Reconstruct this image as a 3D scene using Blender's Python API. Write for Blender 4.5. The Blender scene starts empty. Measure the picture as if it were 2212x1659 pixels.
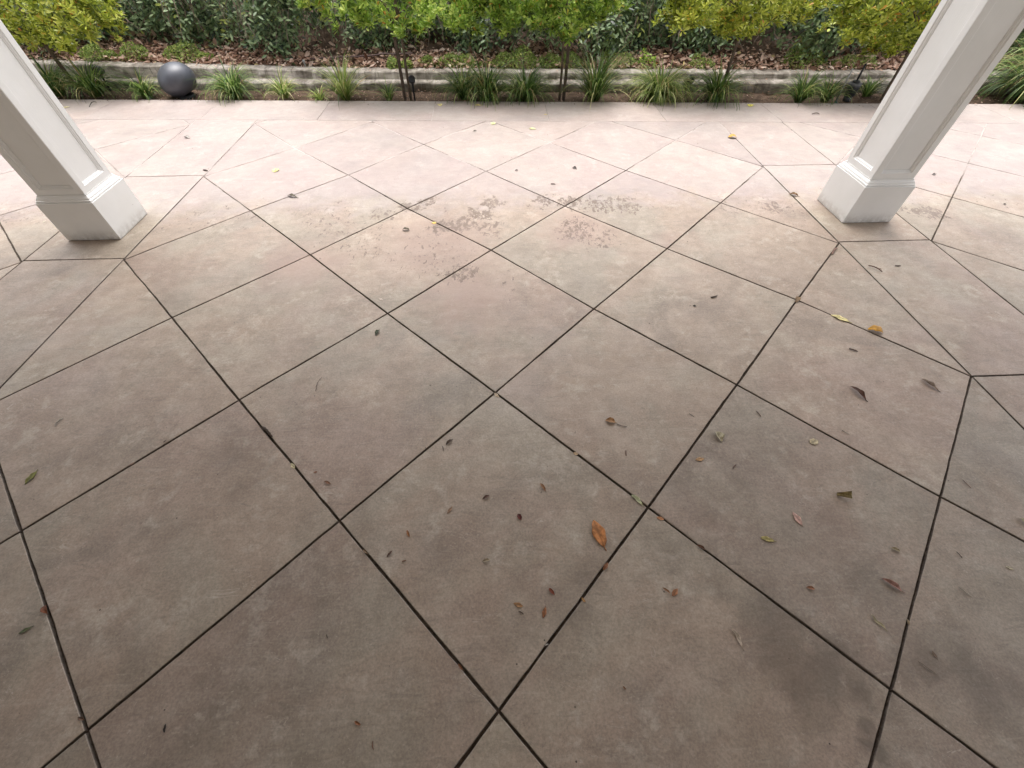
import bpy, bmesh, math, random
import numpy as np
from mathutils import Vector, Matrix
R = math.radians
scene = bpy.context.scene
COL = scene.collection
rng = np.random.default_rng(7)
random.seed(7)

# ------------------------------------------------------------------ camera
cam_d = bpy.data.cameras.new('camera')
cam_d.sensor_width = 36.0; cam_d.sensor_fit = 'HORIZONTAL'
cam_d.lens = 36.0 * 894.47 / 2212.0
cam_d.clip_start = 0.02; cam_d.clip_end = 3000
cam = bpy.data.objects.new('camera', cam_d); COL.objects.link(cam)
PITCH, ROLL, YAW = 0.8781, 0.0026, 0.0456
_cy, _sy = math.cos(YAW), math.sin(YAW)
fwd = Vector((_sy*math.cos(PITCH), _cy*math.cos(PITCH), -math.sin(PITCH)))
rt = Vector((_cy, -_sy, 0)); up = rt.cross(fwd)
rt2 = math.cos(ROLL)*rt + math.sin(ROLL)*up
up2 = -math.sin(ROLL)*rt + math.cos(ROLL)*up
M = Matrix((rt2, up2, -fwd)).transposed().to_4x4()
M.translation = Vector((0.03504, -0.04218, 1.5711))
cam.matrix_world = M
scene.camera = cam

# ------------------------------------------------------------------ sky, sun, exposure
SUN_EL, SUN_AZ = R(77), R(3)        # azimuth measured from +Y towards +X
w = bpy.data.worlds.new('World'); scene.world = w; w.use_nodes = True
nt = w.node_tree; nt.nodes.clear()
sky = nt.nodes.new('ShaderNodeTexSky'); sky.sky_type = 'NISHITA'; sky.sun_disc = False
sky.sun_elevation = SUN_EL; sky.sun_rotation = SUN_AZ
sky.dust_density = 5.0; sky.ozone_density = 1.0; sky.air_density = 1.0
hs = nt.nodes.new('ShaderNodeHueSaturation'); hs.inputs['Saturation'].default_value = 0.30   # overcast: nearly white
bg = nt.nodes.new('ShaderNodeBackground'); bg.inputs['Strength'].default_value = 0.15
wo = nt.nodes.new('ShaderNodeOutputWorld')
nt.links.new(sky.outputs[0], hs.inputs['Color']); nt.links.new(hs.outputs[0], bg.inputs[0]); nt.links.new(bg.outputs[0], wo.inputs[0])
sd = bpy.data.lights.new('sun', 'SUN'); sd.energy = 1.0; sd.angle = R(48); sd.color = (1, .985, .965)
sun = bpy.data.objects.new('sun', sd); COL.objects.link(sun)
sdir = Vector((math.sin(SUN_AZ)*math.cos(SUN_EL), math.cos(SUN_AZ)*math.cos(SUN_EL), math.sin(SUN_EL)))
sun.rotation_euler = sdir.to_track_quat('Z', 'Y').to_euler(); sun.location = (0, 0, 12)
scene.view_settings.view_transform = 'Standard'; scene.view_settings.look = 'None'
scene.view_settings.exposure = 1.42; scene.view_settings.gamma = 1
scene.view_settings.use_curve_mapping = False

# ------------------------------------------------------------------ helpers
def tag(o, label=None, cat=None, group=None, kind=None):
    if label: o['label'] = label
    if cat: o['category'] = cat
    if group: o['group'] = group
    if kind: o['kind'] = kind
    return o
def empty(name, loc, label, cat, group=None):
    o = bpy.data.objects.new(name, None); COL.objects.link(o); o.location = loc
    o.empty_display_size = .1
    return tag(o, label, cat, group)
def link(name, me, mats, parent=None, smooth=False):
    o = bpy.data.objects.new(name, me); COL.objects.link(o)
    for m in (mats if isinstance(mats, (list, tuple)) else [mats]): me.materials.append(m)
    if parent: o.parent = parent
    if smooth and len(me.polygons): me.polygons.foreach_set('use_smooth', [True]*len(me.polygons))
    return o
def from_bm(name, bm, mats, parent=None, smooth=False):
    me = bpy.data.meshes.new(name); bm.normal_update(); bm.to_mesh(me); bm.free()
    return link(name, me, mats, parent, smooth)
def from_tris(name, V, T, mats, parent=None, attrs=None, smooth=False):
    V = np.asarray(V, np.float32).reshape(-1, 3); T = np.asarray(T, np.int32).reshape(-1, 3)
    me = bpy.data.meshes.new(name)
    me.vertices.add(len(V)); me.vertices.foreach_set('co', V.ravel())
    me.loops.add(T.size); me.loops.foreach_set('vertex_index', T.ravel())
    me.polygons.add(len(T)); me.polygons.foreach_set('loop_start', np.arange(0, T.size, 3, dtype=np.int32))
    me.update(calc_edges=True)
    for k, a in (attrs or {}).items():
        at = me.attributes.new(k, 'FLOAT', 'POINT'); at.data.foreach_set('value', np.asarray(a, np.float32))
    return link(name, me, mats, parent, smooth)
class N:
    """small node helper"""
    def __init__(s, name):
        s.m = bpy.data.materials.new(name); s.m.use_nodes = True; s.t = s.m.node_tree; s.t.nodes.clear()
        s.out = s.t.nodes.new('ShaderNodeOutputMaterial'); s.b = s.t.nodes.new('ShaderNodeBsdfPrincipled')
        s.t.links.new(s.b.outputs[0], s.out.inputs[0])
    def put(s, sock, v):
        if hasattr(v, 'is_output') or isinstance(v, bpy.types.NodeSocket): s.t.links.new(v, sock)
        elif isinstance(v, (tuple, list)) and len(v) == 3 and sock.type == 'RGBA': sock.default_value = (*v, 1)
        else: sock.default_value = v
    def pos(s): return s.t.nodes.new('ShaderNodeNewGeometry').outputs['Position']
    def obj(s): return s.t.nodes.new('ShaderNodeTexCoord').outputs['Object']
    def attr(s, n):
        a = s.t.nodes.new('ShaderNodeAttribute'); a.attribute_name = n; return a
    def map(s, v, loc=(0,0,0), rot=(0,0,0), sc=(1,1,1)):
        m = s.t.nodes.new('ShaderNodeMapping'); s.put(m.inputs[0], v)
        m.inputs[1].default_value = loc; m.inputs[2].default_value = rot; m.inputs[3].default_value = sc; return m.outputs[0]
    def noise(s, v, sc, det=4, ro=.5, dist=0):
        n = s.t.nodes.new('ShaderNodeTexNoise'); s.put(n.inputs['Vector'], v); n.inputs['Scale'].default_value = sc
        n.inputs['Detail'].default_value = det; n.inputs['Roughness'].default_value = ro; n.inputs['Distortion'].default_value = dist
        return n.outputs[0]
    def mr(s, v, a, b, c=0., d=1., smooth=True):
        m = s.t.nodes.new('ShaderNodeMapRange'); m.interpolation_type = 'SMOOTHSTEP' if smooth else 'LINEAR'
        s.put(m.inputs[0], v)
        for i, x in enumerate((a, b, c, d)): s.put(m.inputs[i+1], x)
        return m.outputs[0]
    def math(s, op, a, b=0.):
        m = s.t.nodes.new('ShaderNodeMath'); m.operation = op; s.put(m.inputs[0], a); s.put(m.inputs[1], b); return m.outputs[0]
    def mix(s, f, a, b, mode='MIX'):
        m = s.t.nodes.new('ShaderNodeMix'); m.data_type = 'RGBA'; m.blend_type = mode
        s.put(m.inputs[0], f); s.put(m.inputs[6], a); s.put(m.inputs[7], b); return m.outputs[2]
    def dist(s, v, p):
        m = s.t.nodes.new('ShaderNodeVectorMath'); m.operation = 'DISTANCE'; s.put(m.inputs[0], v); m.inputs[1].default_value = p; return m.outputs['Value']
    def scale(s, v, k):
        m = s.t.nodes.new('ShaderNodeVectorMath'); m.operation = 'SCALE'; s.put(m.inputs[0], v); s.put(m.inputs['Scale'], k); return m.outputs[0]
    def bump(s, h, st=.3, d=.01, nrm=None):
        b = s.t.nodes.new('ShaderNodeBump'); b.inputs['Strength'].default_value = st; b.inputs['Distance'].default_value = d
        s.put(b.inputs['Height'], h)
        if nrm: s.put(b.inputs['Normal'], nrm)
        return b.outputs[0]
    def set(s, **k):
        nm = dict(col='Base Color', rough='Roughness', spec='Specular IOR Level', nrm='Normal', metal='Metallic', sub='Subsurface Weight', trans='Transmission Weight', coat='Coat Weight')
        for a, v in k.items(): s.put(s.b.inputs[nm[a]], v)
        return s.m
def simple(name, col, rough=.6, var=.15, sc=20, bump=.2, bd=.002, spec=.5, metal=0.):
    n = N(name); p = n.obj(); x = n.noise(p, sc, 6, .6)
    c = n.mix(n.mr(x, .3, .7), tuple(v*(1-var) for v in col), tuple(v*(1+var) for v in col))
    return n.set(col=c, rough=rough, nrm=n.bump(x, bump, bd), spec=spec, metal=metal)

# ------------------------------------------------------------------ materials
def mat_concrete():
    n = N('stained concrete'); p0 = n.pos()
    off = n.t.nodes.new('ShaderNodeCombineXYZ'); tt = n.attr('tint').outputs['Fac']      # every slab was floated on its own
    n.put(off.inputs[0], n.math('MULTIPLY', tt, 23.)); n.put(off.inputs[1], n.math('MULTIPLY', tt, -17.)); n.put(off.inputs[2], n.math('MULTIPLY', tt, 5.))
    va = n.t.nodes.new('ShaderNodeVectorMath'); va.operation = 'ADD'; n.put(va.inputs[0], p0); n.put(va.inputs[1], off.outputs[0]); p = va.outputs[0]
    a = n.noise(p, 1.25, 6, .62, .5); b = n.noise(n.map(p, (7, 3, 1)), .8, 5, .6, .8)
    c = n.noise(p, 5.2, 8, .66, .3); fine = n.noise(p, 130, 5, .7); mid = n.noise(n.map(p, (3, 9, 0)), 16, 7, .7)
    col = n.mix(n.mr(a, .42, .58), (.326, .261, .212), (.302, .260, .214))
    col = n.mix(n.math('MULTIPLY', n.mr(b, .47, .66), .60), col, (.285, .212, .180))
    col = n.mix(n.math('MULTIPLY', n.mr(n.noise(n.map(p, (1, 5, 2)), 1.9, 6, .6, 1.0), .50, .72), .55), col, (.215, .180, .152))
    # patchy trowel clouds, 5 to 30 cm
    m1 = n.noise(n.map(p, (5, 1, 3), (0, 0, R(15)), (1.1, 1, 1)), 3.4, 9, .72, .35); m2 = n.noise(n.map(p, (2, 8, 3), (0, 0, R(-20)), (1, 1.15, 1)), 9, 9, .75, .25)
    col = n.mix(n.mr(m1, .36, .66), n.mix(1.0, col, (.92, .90, .875), 'MULTIPLY'), n.mix(1.0, col, (1.07, 1.07, 1.065), 'MULTIPLY'))
    col = n.mix(n.mr(m2, .36, .66), n.mix(1.0, col, (.90, .885, .87), 'MULTIPLY'), n.mix(1.0, col, (1.11, 1.11, 1.10), 'MULTIPLY'))
    # pale scuffs and brushed marks
    s1 = n.math('MULTIPLY', n.mr(c, .50, .64), n.mr(mid, .44, .60))
    col = n.mix(n.math('MULTIPLY', s1, .55), col, (.44, .385, .325))
    br = n.noise(n.map(p, (0, 0, 0), (0, 0, R(25)), (3, 30, 1)), 2.2, 7, .7, .6)
    col = n.mix(n.math('MULTIPLY', n.mr(br, .54, .68), .34), col, (.40, .345, .285))
    sw = n.noise(n.map(p, (4, 0, 0), (0, 0, R(-50)), (4, 22, 1)), 1.6, 7, .7, .8)
    col = n.mix(n.math('MULTIPLY', n.mr(sw, .54, .68), .34), col, (.175, .145, .120))
    col = n.mix(1.0, col, n.mix(n.mr(fine, .25, .75), (.80, .80, .80), (1.20, 1.20, 1.20)), 'MULTIPLY')
    t = n.attr('tint').outputs['Fac']
    col = n.mix(1.0, col, n.mix(t, (.91, .905, .90), (1.09, 1.08, 1.06)), 'MULTIPLY')
    # crisp small marks: pale grit, pores, hair scratches
    g1 = n.noise(n.map(p, (3, 3, 9)), 75, 6, .75, .2); g2 = n.noise(n.map(p, (6, 2, 9)), 42, 8, .78, .3)
    col = n.mix(n.math('MULTIPLY', n.mr(g1, .60, .66), .50), col, (.46, .40, .335)); col = n.mix(n.math('MULTIPLY', n.mr(g2, .62, .68), .55), col, (.15, .12, .10))
    h1 = n.noise(n.map(p, (0, 9, 4), (0, 0, R(40)), (1, 2.2, 1)), 2.3, 5, .62, 1.2)
    hair = n.math('MULTIPLY', n.mr(n.math('ABSOLUTE', n.math('SUBTRACT', h1, .5)), .0035, .0008), n.mr(n.noise(n.map(p, (2, 2, 2)), 4, 3, .6), .5, .62))
    col = n.mix(n.math('MULTIPLY', hair, .55), col, (.47, .41, .35))
    h2 = n.noise(n.map(p, (5, 1, 4), (0, 0, R(-25)), (1, 2.6, 1)), 3.1, 6, .65, .9)
    hair2 = n.math('MULTIPLY', n.mr(n.math('ABSOLUTE', n.math('SUBTRACT', h2, .52)), .0035, .0008), n.mr(n.noise(n.map(p, (7, 2, 2)), 4, 3, .6), .52, .62))
    col = n.mix(n.math('MULTIPLY', hair2, .5), col, (.15, .115, .095))
    c0 = n.noise(p0, 5.2, 8, .66, .3)
    # reddish worn zone in the middle slabs
    def blob(x, y, r, soft=.6, wob=.5):
        d = n.dist(n.map(p0, (0,0,0), (0,0,0), (1, 1, 0)), (x, y, 0))
        d = n.math('ADD', d, n.math('MULTIPLY', n.math('SUBTRACT', c0, .5), wob))
        return n.mr(d, r, r*(1-soft))
    red = None
    for (x, y, r) in ((-.35, 2.5, .62), (-1.2, 2.3, .42), (.6, 2.65, .4), (-.15, 1.95, .4)):
        q = blob(x, y, r, .8); red = q if red is None else n.math('MAXIMUM', red, q)
    col = n.mix(n.math('MULTIPLY', red, .50), col, (.300, .205, .172))
    # dusty bleached zone past the drip line of the roof
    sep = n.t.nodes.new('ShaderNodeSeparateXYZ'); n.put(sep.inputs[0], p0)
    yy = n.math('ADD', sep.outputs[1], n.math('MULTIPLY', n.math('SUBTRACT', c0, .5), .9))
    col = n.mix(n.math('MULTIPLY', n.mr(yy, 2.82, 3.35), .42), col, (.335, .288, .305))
    # dark flaked specks
    fl = n.noise(n.map(p0, (0,0,0), (0,0,R(-35)), (1.8, 1.0, 1)), 15, 10, .76, .4)
    fl2 = n.noise(n.map(p0, (2,0,0), (0,0,R(-30)), (1, 1.3, 1)), 38, 7, .7, .3)
    spk = None
    for (x, y, r, k) in ((.03, 3.06, .13, 1.2), (-.06, 2.93, .14, 1.15), (-.2, 2.78, .15, 1.1), (-.33, 2.74, .13, 1.), (.02, 2.70, .16, .8), (.43, 3.12, .10, 1.2), (.62, 3.08, .14, 1.15), (.85, 3.03, .2, .9), (1.05, 3.0, .18, .9), (.6, 2.68, .22, .85), (.72, 2.55, .25, .7), (-.5, 3.12, .11, 1.1), (-.6, 3.04, .12, 1.), (-.8, 2.95, .2, .7), (-1.15, 2.85, .3, .55), (-.9, 2.6, .4, .55), (-.18, 2.2, .14, .95), (.1, 2.1, .3, .4), (3.3, 2.8, .15, 1.1), (3.08, 2.98, .14, 1.1), (2.2, 2.92, .16, .9), (-.4, 2.4, .5, .5)):
        q = n.math('MULTIPLY', blob(x, y, r*1.25, .75, .35), k); spk = q if spk is None else n.math('MAXIMUM', spk, q)
    ax_ = n.mr(n.math('ABSOLUTE', n.math('SUBTRACT', yy, 2.95)), .42, 0., 0, .55)
    spk = n.math('MAXIMUM', spk, n.math('MULTIPLY', ax_, n.mr(b, .42, .58)))
    thr = n.mr(spk, 0, 1, .67, .485, False)
    f = n.math('MAXIMUM', n.mr(n.math('SUBTRACT', fl, thr), 0., .012), n.math('MULTIPLY', n.mr(n.math('SUBTRACT', fl2, n.math('ADD', thr, .035)), 0, .02), .8))
    col = n.mix(n.math('MULTIPLY', f, n.mr(n.noise(n.map(p, (4, 4, 4)), 3.3, 4, .6), .35, .65, .68, .92)), col, (.125, .088, .068))
    # soft dark smudges
    sm = None
    for (x, y, r, k) in ((.93, .12, .17, .85), (1.02, .05, .15, 1.), (.96, .02, .12, .9), (1.09, .0, .10, 1.), (1.075, -.08, .05, 1.), (1.07, -.14, .05, 1.), (1.065, -.20, .05, .8), (1.36, .07, .13, .8), (1.48, .03, .13, .85), (1.58, .0, .10, .6), (-1.13, .92, .17, .4), (-1.0, .8, .13, .35), (.33, .36, .08, .5), (.25, .26, .08, .45), (.66, .42, .09, .45), (.79, .33, .08, .5), (.90, .22, .09, .55), (1.22, .45, .14, .4), (1.25, .3, .12, .35)):
        q = n.math('MULTIPLY', blob(x, y, r*1.2, .9, .28), k); sm = q if sm is None else n.math('MAXIMUM', sm, q)
    col = n.mix(n.math('MULTIPLY', sm, .60), col, (.095, .073, .056))
    # tiny black and white specks
    v = n.t.nodes.new('ShaderNodeTexVoronoi'); v.inputs['Scale'].default_value = 11; n.put(v.inputs['Vector'], p); v.inputs['Randomness'].default_value = 1
    dot = n.mr(v.outputs['Distance'], .035, .022)
    vs = n.t.nodes.new('ShaderNodeSeparateColor'); n.put(vs.inputs[0], v.outputs['Color'])
    col = n.mix(n.math('MULTIPLY', dot, n.mr(vs.outputs[0], .45, .55)), col, (.06, .045, .035))
    col = n.mix(n.math('MULTIPLY', dot, n.mr(vs.outputs[1], .93, .95)), col, (.70, .64, .56))
    h = n.math('ADD', n.math('MULTIPLY', mid, .5), n.math('MULTIPLY', fine, .35))
    bmp = n.bump(h, .35, .0035); bmp = n.bump(a, .25, .03, bmp)
    return n.set(col=col, rough=n.mr(c, .3, .7, .46, .66), spec=.42, nrm=bmp)
def mat_joint(name, c1, c2):
    n = N(name); p = n.pos(); a = n.noise(p, 60, 6, .7); b = n.noise(p, 7, 4, .6)
    col = n.mix(n.mr(a, .35, .7), c1, c2); col = n.mix(n.math('MULTIPLY', n.mr(b, .55, .75), .5), col, (.16, .125, .09))
    sep = n.t.nodes.new('ShaderNodeSeparateXYZ'); n.put(sep.inputs[0], p)
    far = n.mr(n.math('ADD', sep.outputs[1], n.math('MULTIPLY', n.math('SUBTRACT', n.noise(p, 3.5, 4, .6), .5), 3.2)), 2.9, 4.2)   # pale silt washed into the outer joints
    col = n.mix(n.math('MULTIPLY', far, n.mr(n.noise(p, 9, 5, .7), .28, .46)), col, (.42, .37, .345))
    return n.set(col=col, rough=.9, nrm=n.bump(a, .6, .004), spec=.2)
def mat_paint():
    n = N('white gloss paint'); p = n.obj(); a = n.noise(p, 3, 5, .6); br = n.noise(n.map(p, sc=(60, 60, 2.5)), 2, 5, .6); f = n.noise(p, 90, 3, .6)
    col = n.mix(n.mr(a, .35, .7), (.825, .82, .80), (.875, .87, .855))
    sep = n.t.nodes.new('ShaderNodeSeparateXYZ'); n.put(sep.inputs[0], p)
    dirt = n.math('MULTIPLY', n.mr(sep.outputs[2], .09, 0.), n.mr(n.noise(p, 22, 6, .7), .30, .62))
    col = n.mix(n.math('MULTIPLY', dirt, .5), col, (.33, .28, .23))
    v = n.t.nodes.new('ShaderNodeTexVoronoi'); v.inputs['Scale'].default_value = 9; n.put(v.inputs['Vector'], p)
    col = n.mix(n.math('MULTIPLY', n.mr(v.outputs['Distance'], .035, .02), .5), col, (.25, .22, .19))
    return n.set(col=col, rough=n.mr(a, .3, .7, .34, .46), nrm=n.bump(n.math('ADD', br, n.math('MULTIPLY', f, .4)), .22, .003))
def mat_leaf(name, ramp, rough=.36, spec=.5):
    """colour picked per leaf from the attribute v (leaves differ; v also paints shade on deep hedge leaves)"""
    n = N(name); v = n.attr('v').outputs['Fac']
    cr = n.t.nodes.new('ShaderNodeValToRGB'); n.put(cr.inputs[0], v); e = cr.color_ramp.elements
    while len(e) < len(ramp): e.new(.5)
    for i, (q, c) in enumerate(ramp): e[i].position = q; e[i].color = (*c, 1)
    x = n.noise(n.pos(), 70, 3, .6)
    col = n.mix(1.0, cr.outputs[0], n.mix(x, (.8, .8, .8), (1.2, 1.2, 1.2)), 'MULTIPLY')
    tr = n.t.nodes.new('ShaderNodeBsdfTranslucent'); n.put(tr.inputs[0], col)
    ms = n.t.nodes.new('ShaderNodeMixShader'); ms.inputs[0].default_value = .46
    n.t.links.new(n.b.outputs[0], ms.inputs[1]); n.t.links.new(tr.outputs[0], ms.inputs[2]); n.t.links.new(ms.outputs[0], n.out.inputs[0])
    return n.set(col=col, rough=rough, spec=spec)
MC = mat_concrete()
MJ = mat_joint('joint side dirt', (.105, .085, .070), (.20, .165, .135))
MJB = mat_joint('joint filler dirt', (.050, .038, .030), (.125, .095, .072))
MP = mat_paint()
GREEN = [(0, (.060, .100, .014)), (.3, (.17, .29, .040)), (.6, (.37, .53, .085)), (.93, (.68, .77, .20)), (.965, (.50, .40, .06)), (1., (.60, .27, .06))]
M_CROWN = mat_leaf('glossy shrub leaf', GREEN)
M_CROWN2 = mat_leaf('olive shrub leaf', [(0, (.060, .090, .012)), (.3, (.22, .28, .030)), (.6, (.46, .51, .065)), (.92, (.70, .72, .17)), (.96, (.52, .40, .05)), (1., (.60, .26, .05))])
M_VINE = mat_leaf('dark vine leaf', [(0, (.020, .038, .016)), (.2, (.11, .18, .075)), (.45, (.32, .43, .21)), (.8, (.48, .58, .32)), (1., (.68, .75, .20))], .36, .5)
M_GRASS = mat_leaf('deep green blade', [(0, (.026, .055, .014)), (.45, (.090, .165, .034)), (.75, (.24, .34, .080)), (.92, (.58, .62, .27)), (1., (.40, .28, .12))], .45, .4)
M_GRASSY = mat_leaf('pale striped blade', [(0, (.045, .085, .020)), (.35, (.16, .24, .045)), (.7, (.38, .45, .13)), (.93, (.70, .70, .36)), (1., (.45, .30, .12))], .45, .4)
M_COVER = mat_leaf('small round leaf', [(0, (.060, .090, .025)), (.4, (.20, .28, .065)), (.8, (.40, .48, .13)), (1, (.60, .58, .18))], .5, .3)
M_LITTER = mat_leaf('dry brown leaf', [(0, (.13, .060, .038)), (.3, (.42, .26, .185)), (.65, (.68, .49, .39)), (.93, (.84, .70, .60)), (1., (.66, .54, .26))], .7, .25)
M_BARK = simple('grey brown bark', (.110, .080, .058), .85, .35, 35, .6, .006)
M_STAKE = simple('weathered stake wood', (.085, .062, .046), .85, .35, 30, .6, .004)
M_TWIG = simple('pale dry twig', (.23, .175, .135), .85, .3, 40, .4, .003)
M_BLACK = simple('black plastic', (.022, .023, .027), .45, .2, 30, .15, .001)
M_TIE = simple('green tie', (.015, .07, .045), .6, .2, 30, .1, .001)

# ------------------------------------------------------------------ patio slabs
SY = .60606
JY = lambda x: 4.835 - .050*x          # joint between the diamond field and the edging strip
KY = lambda x: 5.440 - .053*x          # outer edge of the patio
MEAS = {(0, 0): (-0.0006, -0.0026), (0, 1): (-0.6026, 0.6017), (1, 0): (0.6047, 0.604), (1, 1): (0.0114, 1.2098), (0, 2): (-1.2118, 1.2164), (2, 0): (1.2024, 1.209), (0, 3): (-1.8138, 1.8314), (1, 2): (-0.5966, 1.8164), (2, 1): (0.5948, 1.8075), (3, 0): (1.815, 1.8367), (2, -1): (1.7945, 0.5977), (1, -1): (1.2009, -0.0038), (-1, 1): (-1.1978, 0.0052), (-1, 2): (-1.8025, 0.6138), (1, 3): (-1.1973, 2.4335), (2, 2): (0.0053, 2.439), (3, 1): (1.1961, 2.4069), (1, 4): (-1.8019, 3.0406), (2, 3): (-0.6247, 3.0281), (3, 2): (0.5761, 3.0152), (4, 1): (1.792, 3.0169), (2, 4): (-1.1924, 3.6179), (3, 3): (-0.0246, 3.6426), (4, 2): (1.181, 3.6129), (2, 5): (-1.8049, 4.203), (3, 4): (-0.6141, 4.2428), (4, 3): (0.5831, 4.2403), (5, 2): (1.8086, 4.2487)}
def clip(poly, a, b, c):               # keep a*x+b*y+c>=0
    out = []
    for i in range(len(poly)):
        p, q = poly[i], poly[(i+1) % len(poly)]
        dp, dq = a*p[0]+b*p[1]+c, a*q[0]+b*q[1]+c
        if dp >= 0: out.append(p)
        if (dp >= 0) != (dq >= 0):
            t = dp/(dp-dq); out.append((p[0]+(q[0]-p[0])*t, p[1]+(q[1]-p[1])*t))
    return out
def area(p): return .5*sum(p[i][0]*p[(i+1)%len(p)][1]-p[(i+1)%len(p)][0]*p[i][1] for i in range(len(p)))
def clean(p):
    return [q for i, q in enumerate(p) if math.hypot(q[0]-p[i-1][0], q[1]-p[i-1][1]) > 1e-3]
slabs = []
B0, B1 = 2.404, 3.056
YMIN = -1.6
def lattice(cx, x0, x1, meas):
    for i in range(-12, 16):
        for j in range(-12, 16):
            poly = []
            for (u, v) in ((i, j), (i+1, j), (i+1, j+1), (i, j+1)):
                if meas and (u, v) in MEAS: poly.append(MEAS[(u, v)])
                else: poly.append((cx+(u-v)*.6, (u+v)*SY))
            if max(q[0] for q in poly) < x0+.02 or min(q[0] for q in poly) > x1-.02: continue
            for h in ((1, 0, -x0), (-1, 0, x1), (0, 1, -YMIN), (-.05, -1, 4.835)): 
                if poly: poly = clip(poly, *h)
            poly = clean(poly) if poly else poly
            if len(poly) > 2 and abs(area(poly)) > .004: slabs.append((poly, 0))
lattice(0, -B0, B0, True); lattice(B1+2.4, B1, B1+4.8, False); lattice(-B1-2.4+.008, -B1-4.8, -B1+.008, False)
for s in (-1, 1):
    ys = [YMIN, -1.212, 0, 1.214, 2.441, 3.660, 9]
    for a, b in zip(ys[:-1], ys[1:]):
        x0, x1 = sorted((s*B0, s*(B1 if s > 0 else B1-.008)))
        poly = clip([(x0, a), (x1, a), (x1, b), (x0, b)], -.05, -1, 4.835)
        if poly: slabs.append((poly, 0))
xs = [-7.85, -6.68, -5.46, -4.24, -3.02, -1.785, -.59, .637, 1.862, 3.07, 4.29, 5.52, 6.74, 7.85]
for a, b in zip(xs[:-1], xs[1:]):
    slabs.append(([(a, JY(a)), (b, JY(b)), (b, KY(b)), (a, KY(a))], 1))
def inset(poly, d, seed, amp):
    """inset a convex polygon by d, with small wobble along every edge"""
    n = len(poly); r = random.Random(seed); lines = []
    for i in range(n):
        p, q = poly[i], poly[(i+1) % n]; L = math.hypot(q[0]-p[0], q[1]-p[1]); t = ((q[0]-p[0])/L, (q[1]-p[1])/L); nr = (-t[1], t[0])
        lines.append(((p[0]+nr[0]*d, p[1]+nr[1]*d), t, nr))
    cs = []
    for i in range(n):
        (p, t, _), (q, u, _) = lines[i-1], lines[i]
        den = t[0]*u[1]-t[1]*u[0]
        if abs(den) < 1e-4: cs.append(q); continue
        k = ((q[0]-p[0])*u[1]-(q[1]-p[1])*u[0])/den; cs.append((p[0]+t[0]*k, p[1]+t[1]*k))
    out = []
    for i in range(n):
        p, q = cs[i], cs[(i+1) % n]; L = math.hypot(q[0]-p[0], q[1]-p[1]); m = max(1, int(L/.035)); nr = lines[i][2]
        out.append(p); w_ = 0
        for k in range(1, m):
            w_ = .7*w_ + r.gauss(0, amp)
            out.append((p[0]+(q[0]-p[0])*k/m+nr[0]*w_, p[1]+(q[1]-p[1])*k/m+nr[1]*w_))
    return out
bm = bmesh.new(); tl = bm.verts.layers.float.new('tint')
for si, (poly, strip) in enumerate(slabs):
    if area(poly) < 0: poly = poly[::-1]
    tint = random.Random(si*7+1).random()
    g = .0066 if not strip else .0042
    rings = []
    for d, z in ((g, 0.), (g-.0020, -.0018), (g-.0034, -.014 if not strip else -.12)):
        rings.append([bm.verts.new((x, y, z)) for x, y in inset(poly, d, si, .0006)])
    for rg in rings:
        for v_ in rg: v_[tl] = tint
    m = len(rings[0])
    bm.faces.new(rings[0]).material_index = 0
    for a, b, mi in ((0, 1, 0), (1, 2, 1)):
        for k in range(m):
            f = bm.faces.new((rings[b][k], rings[b][(k+1) % m], rings[a][(k+1) % m], rings[a][k])); f.material_index = mi
# bed of dirt under the joints
rb = random.Random(4); NXb, NYb = 250, 118; gv = []
for i in range(NXb+1):
    x = -7.85+15.7*i/NXb; row = []
    for j in range(NYb+1):
        y = YMIN+(KY(x)-.03-YMIN)*j/NYb
        q = max(0, min(1, (y-2.7+.5*math.sin(x*2.1)*math.sin(y*3+x))/1.1)); wv_ = math.sin(x*5.3+y*7.1)*math.sin(x*3.1-y*4.3)
        z = -.0125+q*(.0085+.003*wv_)+rb.uniform(-.0012, .0012)
        row.append(bm.verts.new((x, y, min(z, -.0007))))
    gv.append(row)
for i in range(NXb):
    for j in range(NYb):
        f = bm.faces.new((gv[i][j], gv[i+1][j], gv[i+1][j+1], gv[i][j+1])); f.material_index = 2
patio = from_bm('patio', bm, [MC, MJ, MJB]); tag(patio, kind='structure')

# ground sheet to the horizon, planting bed soil, bank behind the low wall
M_SOIL = N('brown soil'); _p = M_SOIL.pos(); _a = M_SOIL.noise(_p, 14, 8, .7); _b = M_SOIL.noise(_p, 70, 5, .7)
_c = M_SOIL.mix(M_SOIL.mr(_a, .3, .7), (.060, .038, .026), (.155, .105, .075)); _c = M_SOIL.mix(M_SOIL.mr(_b, .55, .75), _c, (.22, .15, .11))
M_SOIL = M_SOIL.set(col=_c, rough=.95, nrm=M_SOIL.bump(M_SOIL.math('ADD', _a, _b), .9, .03), spec=.15)
M_GROUND = simple('far ground', (.16, .15, .11), .95, .25, .8, .3, .05)
def grid_sheet(name, x0, x1, ny, fy, fz, nx, mat, amp, seed):
    r = np.random.default_rng(seed); V = []; T = []
    for i in range(nx+1):
        x = x0+(x1-x0)*i/nx
        for j in range(ny+1):
            t = j/ny; V.append((x, fy(x, t), fz(x, t)+(r.normal(0, amp) if 0 < j < ny else 0)))
    for i in range(nx):
        for j in range(ny):
            a = i*(ny+1)+j; b = a+ny+1; T += [(a, b, b+1), (a, b+1, a+1)]
    return from_tris(name, V, T, mat, smooth=True)
bm = bmesh.new(); bm.faces.new([bm.verts.new(c) for c in ((-900, -900, -.35), (900, -900, -.35), (900, 900, -.35), (-900, 900, -.35))])
tag(from_bm('ground', bm, M_GROUND), kind='structure')
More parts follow.
